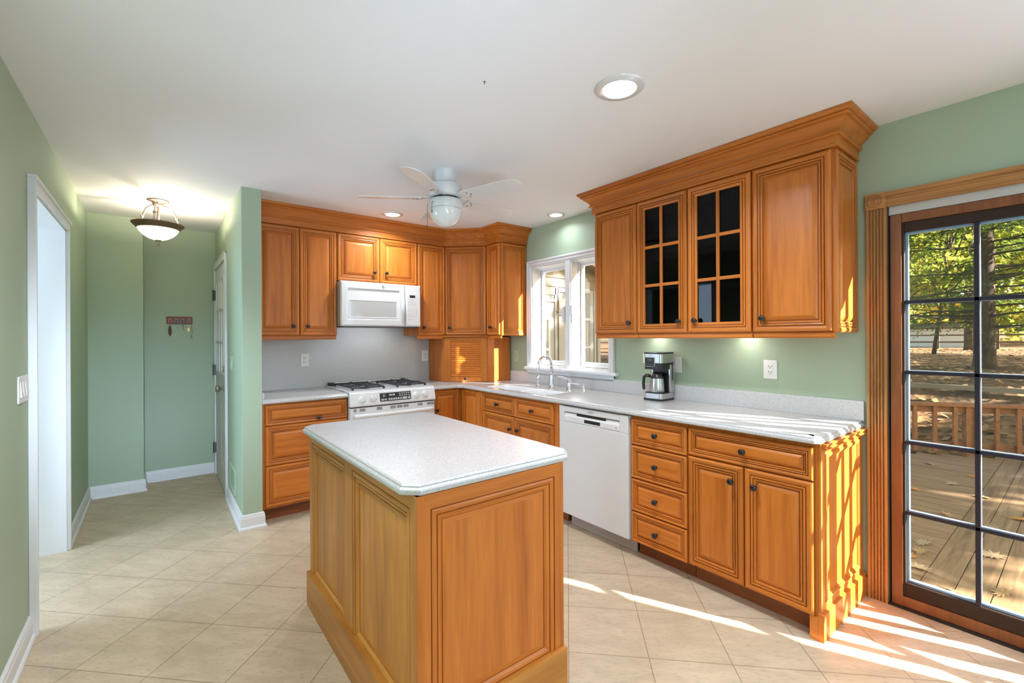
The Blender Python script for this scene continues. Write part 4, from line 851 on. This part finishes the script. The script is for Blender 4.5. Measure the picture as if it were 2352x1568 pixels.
for k in range(5):
    a = R(3 + 72 * k); T = Matrix.Rotation(a, 4, 'Z') @ Matrix.Translation((0, 0, -0.176)) @ Matrix.Rotation(R(-11), 4, 'X')
    pts = [(0.150, -0.048), (0.44, -0.066)] + [(0.505 + 0.063 * cos(R(t)), 0.066 * sin(R(t))) for t in range(-80, 81, 16)] + [(0.44, 0.066), (0.150, 0.048)]
    w = MB(); w.T = T; w.poly(pts, -0.003, 0.003); b = obj('blade', w, FANW, r)
    w = MB(); w.T = T; w.poly([(0.075, -0.022), (0.16, -0.038), (0.21, -0.030), (0.225, 0), (0.21, 0.030), (0.16, 0.038), (0.075, 0.022)], 0.003, 0.007); obj('blade_bracket', w, FANW, b)
    w = MB(); w.T = T
    for sx, sy in ((0.185, -0.022), (0.185, 0.022), (0.205, 0.0)): w.lathe([(0.005, -0.0055), (0.005, -0.003)], 8, 'z', (sx, sy, 0))
    obj('screw', w, HINGE, b)
def can(x, y, rad, label, pw=1.0):
    r = thing('recessed_light', label, 'recessed light', (x, y, H), group='recessed ceiling lights')
    obj('trim_ring', MB().lathe([(rad, 0.0), (rad, -0.003), (rad * 0.97, -0.006), (rad * 0.76, -0.009), (rad * 0.72, -0.012), (rad * 0.68, -0.008), (rad * 0.66, -0.003)], 40, cap=False), mat('white_metal_trim', (0.72, 0.72, 0.71), 0.25, metal=0.2), r)
    obj('lens', MB().lathe([(rad * 0.67, -0.003), (rad * 0.62, -0.008), (0, -0.010)], 36, cap=False), BULBM, r)
    area('lamp', (0, 0, -0.02), (0, 0, -1), rad * 1.2, rad * 1.2, CAN_W * pw, (0.84, 0.905, 1.0), 'DISK', R(150), r)
can(-1.353, -3.115, 0.106, 'large round recessed light in the open ceiling, nearest the viewer', 1.22)
can(-1.316, -0.622, 0.092, 'small recessed light by the crown moulding above the microwave cabinet', 0.58)
can(-0.165, -1.470, 0.080, 'small recessed light close to the green wall above the sink window', 0.09)
for x, y, k in ((-2.95, -2.85, 0.92), (-1.2, -5.4, 0.3), (-2.6, -6.6, 0.75), (-1.2, -6.6, 0.75)): area('unseen_fill_downlight', (x, y, H - 0.03), (0, 0, -1), 0.13, 0.13, CAN_W * k, (0.84, 0.905, 1.0), 'DISK', R(150))  # added downlights out of frame, fill for floor and room
# semi-flush hall light
r = thing('semi_flush_light', 'bronze semi-flush hall light with glowing alabaster bowl', 'ceiling light', (-2.926, 0.113, H))
obj('ceiling_plate', MB().lathe([(0.072, 0.0), (0.072, -0.007), (0.060, -0.012), (0.040, -0.014), (0.036, -0.035), (0.026, -0.05), (0, -0.052)], 28), NICKEL, r)
obj('stem', MB().lathe([(0.008, -0.05), (0.008, -0.09), (0.011, -0.095), (0.008, -0.10), (0.008, -0.33)], 12), NICKEL, r)
for k in range(3):
    a = R(20 + 120 * k); q = lambda rr, z: (rr * cos(a), rr * sin(a), z)
    arm = obj('arm', MB().tube([q(0.03, -0.035), q(0.07, -0.040), q(0.10, -0.062), q(0.118, -0.098), q(0.122, -0.125), q(0.132, -0.130), q(0.140, -0.165), q(0.150, -0.185)], 0.006, 8).lathe([(0.012, -0.117), (0.008, -0.127), (0.004, -0.14)], 10, 'z', (0.130 * cos(a), 0.130 * sin(a), 0)), NICKEL, r)
obj('bowl_rim', MB().lathe([(0.150, -0.190), (0.168, -0.184), (0.168, -0.190), (0.160, -0.197), (0.156, -0.204), (0.146, -0.211), (0.140, -0.222), (0.128, -0.228), (0.124, -0.222), (0.135, -0.205), (0.145, -0.195), (0.150, -0.190)], 40, cap=False), BRONZE, r)
obj('glass_bowl', MB().lathe([(0.138, -0.205), (0.132, -0.225), (0.118, -0.250), (0.094, -0.276), (0.062, -0.297), (0.030, -0.309), (0.0, -0.312)], 40, cap=False), ALAB, r)
obj('finial', MB().lathe([(0.022, -0.306), (0.020, -0.318), (0.008, -0.322), (0.007, -0.330), (0.011, -0.338), (0.008, -0.350), (0, -0.354)], 16), NICKEL, r)
pl = bpy.data.lights.new('hall_bulb', 'POINT'); pl.energy = HALL_W; pl.color = (1.0, 0.84, 0.66); pl.shadow_soft_size = 0.03
po = bpy.data.objects.new('hall_bulb', pl); COL.objects.link(po); po.parent = r; po.location = (0.05, 0.03, -0.20)
tag(obj('ceiling_hook', MB().lathe([(0.004, 0), (0.004, -0.003), (0.0015, -0.004), (0.0015, -0.012), (0, -0.012)], 8), HINGE), 'tiny dark screw in the bare ceiling between the fan and the viewer', 'screw').location = (-1.843, -2.797, H)
for y, lb in ((-2.40, 'thin white under-cabinet light behind the rail above the coffee maker'), (-3.05, 'thin white under-cabinet light behind the rail above the wall outlet')):
    r = thing('under_cabinet_light', lb, 'light', (-0.11, y, ZR + ZDB - 0.001))
    obj('housing', MB().box(-0.03, 0.03, -0.11, 0.11, -0.016, 0.0), PLATE, r, 0.002)
    area('strip_lamp', (0, 0, -0.019), (0.25, 0, -1), 0.04, 0.2, UNDER_W, (1.0, 0.96, 0.88), parent=r)

# ================================================================== outdoors
w = MB()
YS = -3.722
rail_x = lambda y: 4.85 + (-2.9 - y) * 0.66 / 0.96
for k in range(36):                                           # boards running away from the house
    y = YS - 0.150 * k; w.box(0.165, min(rail_x(y) - 0.10, 8.0), y - 0.145, y, -0.19, -0.15, 0)
for k in range(35): x = 0.165 + 0.150 * k; w.box(x, x + 0.145, YS + 0.005, min(0.9, -2.9 - (x + 0.145 - 4.75) * 0.96 / 0.66), -0.19, -0.15, 1)
dk = obj('deck', w, [DECKX, DECKY]); tag(dk, 'weathered wooden deck outside the sliding door', 'deck')
w = MB(); xs = [0.0, 4.8, 5.6, 6.6, 8, 12, 20, 35, 60, 120]; zs = [-0.9, -0.9, -0.55, -0.1, 0.40, 0.45, 0.45, 0.50, 0.8, 1.2]
ys = [-40, -20, -12, -6, -3, 0, 4, 10, 20, 45]; vs = []; fs = []
rg = random.Random(3)
for i, x in enumerate(xs):
    for y in ys: vs.append((x, y, zs[i] + (rg.uniform(-0.04, 0.04) if 6 < x < 60 else 0)))
for i in range(len(xs) - 1):
    for j in range(len(ys) - 1): n = len(ys); fs.append((i * n + j, (i + 1) * n + j, (i + 1) * n + j + 1, i * n + j + 1))
w.add(vs, fs, smooth=True); g = struct('ground', w, LITTER)
def ground_z(x):
    for i in range(len(xs) - 1):
        if xs[i] <= x <= xs[i + 1]: return zs[i] + (zs[i + 1] - zs[i]) * (x - xs[i]) / (xs[i + 1] - xs[i])
    return 1.2
# deck railing
r = thing('deck_railing', 'reddish wooden railing along the far edge of the deck', 'railing', (4.85, -2.9, -0.15), math.atan2(-0.96, 0.66))
obj('top_rail', MB().box(-3.0, 4.2, -0.07, 0.07, 0.60, 0.64).box(-3.0, 4.2, -0.02, 0.02, 0.52, 0.60), RAILW, r, 0.004)
obj('bottom_rail', MB().box(-3.0, 4.2, -0.02, 0.02, 0.06, 0.14), RAILW, r, 0.003)
for k in range(34): x = -2.9 + k * 0.21; obj('baluster', MB().box(x - 0.02, x + 0.02, -0.06, -0.02, 0.02, 0.60), RAILW, r)
for x in (-2.98, 0.62, 4.15): obj('post', MB().box(x - 0.045, x + 0.045, -0.045, 0.045, -0.75, 0.60), RAILW, r)
tag(obj('timber_edging', MB().box(7.9, 7.96, -12, 8, 0.42, 0.50), PALEW), 'long timber edging board lying across the leafy slope', 'timber')
def diamond(V, F, M, p, u, v, a, b, mi):
    i = len(V); V += [tuple(p - u * a), tuple(p + v * b - u * a * 0.1), tuple(p + u * a), tuple(p - v * b + u * a * 0.1)]; F.append((i, i + 1, i + 2, i + 3)); M.append(mi)
def rndv(rg): 
    z = rg.uniform(-1, 1); a = rg.uniform(0, 2 * pi); q = math.sqrt(1 - z * z); return Vector((q * cos(a), q * sin(a), z))
def conifer(name, label, x, y, h, rad, trunk, seed, z_low, nb=70, per=60, leaf=0.11, m=None, lean=(0, 0), group=None):
    rg = random.Random(seed); r = thing(name, label, 'tree', (x, y, ground_z(x) - 0.05), 0, group)
    tp = lambda z: Vector((lean[0] * z, lean[1] * z, z))
    obj('trunk', MB().tube([tp(-0.1), tp(0.3), tp(h * 0.3), tp(h * 0.6), tp(h)], [trunk * 0.62, trunk * 0.5, trunk * 0.44, trunk * 0.3, 0.03], 10), BARK, r)
    br = MB(); V, F, M = [], [], []
    for k in range(nb):
        z = z_low + (h * 0.97 - z_low) * (k + rg.random()) / nb; L_ = rad * (1 - 0.75 * (z - z_low) / (h - z_low)) * rg.uniform(0.6, 1.1); a = rg.uniform(0, 2 * pi)
        dv = Vector((cos(a), sin(a), 0)); dr = rg.uniform(0.05, 0.28); st = tp(z); P = [st + dv * (L_ * t) + Vector((0, 0, 0.1 * L_ * t - dr * L_ * t * t)) for t in (0, 0.35, 0.7, 1.0)]
        br.tube(P, [0.03, 0.02, 0.012, 0.004], 4, cap=False)
        for q in range(per):
            t = rg.uniform(0.12, 1.0) ** 0.8; p = st + dv * (L_ * t) + Vector((0, 0, 0.1 * L_ * t - dr * L_ * t * t))
            sd = Vector((-dv.y, dv.x, 0)) * rg.uniform(-1, 1) * L_ * 0.26 * (0.4 + 0.6 * t); p = p + sd + Vector((0, 0, rg.uniform(-0.12, 0.05) - abs(sd.length) * 0.25))
            u = (dv * rg.uniform(0.2, 1) + sd.normalized() * rg.uniform(0, 1) + Vector((0, 0, rg.uniform(-0.5, 0.1)))).normalized(); v = u.cross(Vector((rg.uniform(-.5, .5), rg.uniform(-.5, .5), 1))).normalized()
            diamond(V, F, M, p, u, v, leaf * rg.uniform(0.8, 1.6), leaf * 0.32, 0)
    obj('branches', br, BARK, r); fb = MB(); fb.add(V, F); f = obj('foliage', fb, m or NEEDLE, r); f['kind'] = 'stuff'
    return r
def broadleaf(name, label, x, y, h, rad, trunk, seed, n, leaf, m, z_low=None, group=None, lean=(0, 0)):
    rg = random.Random(seed); r = thing(name, label, 'tree', (x, y, ground_z(x) - 0.05), 0, group); zl = z_low if z_low is not None else h * 0.3
    tw = MB().tube([(0, 0, -0.1), (lean[0] * h * .3, lean[1] * h * .3, h * 0.3), (lean[0] * h * .55, lean[1] * h * .55, h * 0.55), (lean[0] * h, lean[1] * h, h * 0.85)], [trunk * 0.55, trunk * 0.45, trunk * 0.35, 0.03], 9)
    obj('trunk', tw, BARK, r); br = MB(); V, F, M = [], [], []
    cl_ = []
    for k in range(26):
        zz = rg.uniform(zl, h); a = rg.uniform(0, 2 * pi); rr = rad * math.sqrt(rg.random()) * (1.05 - 0.5 * abs((zz - zl) / (h - zl) - 0.4)); c = Vector((rr * cos(a) + lean[0] * zz, rr * sin(a) + lean[1] * zz, zz)); cl_.append(c)
        br.tube([(lean[0] * zz * .6, lean[1] * zz * .6, zz * 0.62), tuple(c * 0.6 + Vector((0, 0, zz * 0.32))), tuple(c)], [0.04, 0.025, 0.008], 4, cap=False)
    obj('branches', br, BARK, r)
    for q in range(n):
        c = rg.choice(cl_); p = c + rndv(rg) * rad * 0.42 * rg.random() ** 0.5; u = rndv(rg); v = u.cross(rndv(rg)).normalized(); diamond(V, F, M, p, u, v, leaf * rg.uniform(0.7, 1.3), leaf * 0.6, 0)
    fb = MB(); fb.add(V, F); f = obj('foliage', fb, m, r); f['kind'] = 'stuff'
    return r
conifer('hemlock_tree', 'large hemlock with thick dark trunk and drooping green boughs, right door column', 15.0, -2.57, 11, 4.4, 0.46, 11, 1.1, 130, 170, 0.075)
conifer('hemlock_tree', 'bare-stemmed hemlock with thick grey trunk farther back left of the big hemlock', 33.0, -0.2, 13, 5.0, 0.52, 12, 2.6, 80, 90, 0.15)
conifer('hemlock_tree', 'hemlock with long slanting dark boughs in the upper left door panes', 17.0, 1.6, 10, 5.2, 0.22, 13, 1.9, 105, 120, 0.068)
broadleaf('slender_tree', 'thin leaning dark-stemmed tree seen through the left door column', 25.2, 0.1, 8, 2.2, 0.16, 21, 1500, 0.16, LIME, 3.2, lean=(0.02, -0.12))
broadleaf('slender_tree', 'thin upright tree at the far left edge of the door view', 24.0, 1.3, 7, 2.2, 0.15, 22, 1500, 0.15, LIME, 2.6, lean=(0.0, 0.03))
lab = ['tall yellow autumn tree far behind the fence', 'yellow-green leafy tree far behind the fence']
for i, (x, y, h, rad) in enumerate(((51, -11, 14, 5.4), (51, 3, 13, 5.4), (51, 17, 15, 5.4), (66, -4, 17, 5.6), (66, 10, 17, 5.6), (66, 24, 18, 5.6), (81, -12, 20, 5.8), (81, 3, 20, 5.8), (81, 17, 20, 5.8), (96, 10, 22, 6))):
    y_ = i % 2 == 0
    broadleaf('autumn_tree', lab[0] if y_ else lab[1], x, y, h, rad, 0.4, 40 + i, 2600, 0.40, YELLOW if y_ else LIME, 1.6, group='yellow trees behind the fence' if y_ else 'yellow-green trees behind the fence')
# trees between the sun and the sliding door, beside the garden
conifer('hemlock_tree', 'dense hemlock beside the deck that shades the sliding door', 3.75, -16.1, 12.5, 1.9, 0.35, 51, 2.0, 130, 70, 0.16)
for i, (x, y, h, rd) in enumerate(((9.5, -13.5, 11, 3.0), (14, -12.5, 12, 3.2), (19.5, -14.5, 13, 3.4), (25, -16, 13, 3.6), (32, -19, 13, 3.6))):
    broadleaf('yard_tree', 'leafy tree on the sunny side of the yard, right of the door view', x, y, h, rd, 0.35, 80 + i, 5200 if i == 0 else 4200, 0.22, LIME, 2.5, group='yard trees right of the door view')
# fence beyond the trees
r = thing('split_rail_fence', 'weathered split-rail fence in front of the pale building', 'fence', (36, 0, ground_z(36)))
for k in range(13): obj('post', MB().box(-0.07, 0.07, -14 + k * 2.6 - 0.07, -14 + k * 2.6 + 0.07, -0.2, 1.5), FENCEW, r)
for z in (0.42, 0.85, 1.30): obj('rail', MB().tube([(0.0, -14.2, z), (0.02, -5, z + 0.03), (0, 4, z - 0.02), (0, 17.4, z)], 0.055, 6), FENCEW, r)
r = thing('pale_building', 'long low pale building far behind the fence', 'building', (39, 3, 0.55))
obj('wall', MB().box(0, 2.5, -3, 11, 0, 1.3), PALEB, r); obj('roof', MB().prism([(-3.3, 1.3), (11.3, 1.3), (10.5, 1.6), (-2.5, 1.6)], 'x', -0.3, 2.8), ROOF, r)
# the house's own wing, seen through the window over the sink
WYF = 1.45
r = thing('house_wing', 'sunlit cream house wing with white window outside the sink window', 'building', (2.0, WYF, -0.9))
xe = 3.79
w = MB()
for k in range(6):
    z = 3.15 + k * 0.16
    w.prism([(-0.020, z), (-0.002, z + 0.16), (0.0, z + 0.16), (0.0, z)], 'x', -1.83, xe - 2.0)
obj('siding', w, SIDE, r)
obj('wall_sheathing', MB().box(-1.83, xe - 2.0, 0.0, 0.12, 0.0, 4.1), EXTW, r)
def board(x0, x1, z0, z1, t=0.022, m=None): obj('trim_board', MB().box(x0, x1, -t, 0.0, z0, z1), m or EXTW, r, 0.003)
for x in (0.28, 0.60, 1.04, 1.20, 1.62): board(x - 0.03, x + 0.03, 0.0, 3.14)
board(0.645, 0.665, 0.0, 3.05, 0.03, SIDE); board(0.20, 0.58, 2.88, 2.93, 0.03); board(0.10, 0.60, 3.0, 3.13); board(0.66, 1.0, 3.06, 3.13); board(1.66, 1.69, 0.0, 3.1, 0.03, SIDE)
OLIVE = mat('olive_dark_pane', (0.16, 0.145, 0.085), 0.08); OLIVE2 = mat('grey_green_screen_bar', (0.06, 0.06, 0.045), 0.5)
def house_window(x0, x1, z0, z1, bars):
    f = MB(); f.box(x0 - 0.05, x0, -0.04, 0, z0 - 0.06, z1 + 0.05); f.box(x1, x1 + 0.09, -0.04, 0, z0 - 0.06, z1 + 0.05); f.box(x0, x1, -0.04, 0, z1, z1 + 0.08); f.box(x0, x1, -0.04, 0, z0 - 0.06, z0)
    for z in bars: f.box(x0, x1 + 0.04, -0.05, -0.004, z - 0.022, z + 0.022)
    o = obj('window_frame', f, EXTW, r); obj('pane', MB().box(x0, x1, -0.012, -0.004, z0, z1), OLIVE, o); obj('screen_bar', MB().box(x0 + (x1 - x0) * 0.48, x0 + (x1 - x0) * 0.66, -0.018, -0.012, z0, z1), OLIVE2, o)
house_window(1.22, 1.455, 0.5, 3.08, (2.07, 2.59)); house_window(0.10, 0.40, 0.5, 2.56, (2.05,))
obj('rake_board', MB().prism([(0.75, 3.72), (2.1, 3.26), (2.1, 3.48), (0.75, 3.94)], 'y', -0.30, -0.27), EXTW, r)
obj('soffit', MB().prism([(0.75, 3.74), (2.1, 3.28), (2.1, 3.30), (0.75, 3.76)], 'y', -0.27, 0.0), SIDE, r)
obj('wing_roof', MB().prism([(0.75, 3.90), (2.15, 3.43), (2.15, 3.47), (0.75, 3.96), (-1.8, 3.96), (-1.8, 3.90)], 'y', -0.32, 2.6), ROOF, r)
# loose leaves lying on the deck
def oak_leaf(name, label, x, y, s, rz, m, group, tilt=0.0):
    pts = []
    for k in range(22):
        t = 2 * pi * k / 22; rr = (1.0 if k % 2 == 0 else 0.55); pts.append((s * rr * 0.55 * cos(t) * (1 + 0.5 * (cos(t) > 0)), s * rr * 0.42 * sin(t)))
    vs = [(0, 0, 0.010)] + [(px, py, 0.004 + 0.02 * abs(sin(3 * i + rz)) * (abs(py) / (s * 0.42))) for i, (px, py) in enumerate(pts)]
    w = MB().add(vs, [(0, 1 + i, 1 + (i + 1) % 22) for i in range(22)]); w.tube([(-s * 0.5, 0, 0.006), (-s * 0.95, 0.01, 0.012)], 0.002, 4)
    o = obj(name, w, m); o.location = (x, y, -0.149); o.rotation_euler = (0, 0, rz); return tag(o, label, 'leaf', group)
rg = random.Random(5)
SPOTS = [(0.45, -3.50, 0.10), (0.62, -3.62, 0.11), (0.55, -3.55, 0.10), (0.85, -3.52, 0.09), (0.95, -3.66, 0.12), (1.10, -3.60, 0.10), (1.25, -3.63, 0.12), (1.45, -3.62, 0.12), (0.40, -3.80, 0.11), (0.75, -3.86, 0.08), (1.55, -3.95, 0.15), (1.2, -4.2, 0.11),
         (0.95, -4.05, 0.11), (0.65, -4.15, 0.12), (1.9, -3.45, 0.10), (2.3, -3.62, 0.11), (2.1, -3.2, 0.10), (2.9, -3.3, 0.11), (3.1, -3.75, 0.12), (3.4, -3.5, 0.12), (2.6, -4.0, 0.12), (3.6, -3.1, 0.10), (3.0, -2.9, 0.10), (3.9, -3.6, 0.11), (4.2, -3.2, 0.11), (2.2, -3.9, 0.10), (1.75, -4.15, 0.10), (0.5, -4.35, 0.13), (0.85, -4.4, 0.12), (2.7, -2.8, 0.10)]
for i, (x, y, s) in enumerate(SPOTS):
    m, lb, gp = [(DRYLEAF, 'curled brown oak leaf lying on the weathered deck', 'brown leaves on the deck'), (PALELEAF, 'pale tan dry leaf lying on the weathered deck', 'pale leaves on the deck'), (ORANGELEAF, 'orange dry leaf lying on the weathered deck', 'orange leaves on the deck')][i % 3]
    oak_leaf('dry_leaf', lb, x, y, s, rg.uniform(0, 6.28), m, gp)
# leaf litter lying loose on the slope
V, F, M = [], [], []
for k in range(5000):
    y = rg.uniform(-12, 8); x = max(5.0, rail_x(y) + 0.3) + 30 * rg.random() ** 1.6; p = Vector((x, y, ground_z(x) + 0.03)); a = rg.uniform(0, 6.28); u = Vector((cos(a), sin(a), rg.uniform(-.5, .5))).normalized(); v = u.cross(Vector((rg.uniform(-.6, .6), rg.uniform(-.6, .6), 1))).normalized(); diamond(V, F, M, p, u, v, 0.075, 0.05, 0)
V = [v for q, v in enumerate(V) if not any(7.75 < V[q - q % 4 + k][0] < 8.1 for k in range(4))]; F = [tuple(range(4 * q, 4 * q + 4)) for q in range(len(V) // 4)]
fl_ = MB(); fl_.add(V, F); o = obj('fallen_leaves', fl_, DRYLEAF); tag(o, 'brown fallen leaves strewn over the sloping ground beyond the deck', 'leaves', kind='stuff')
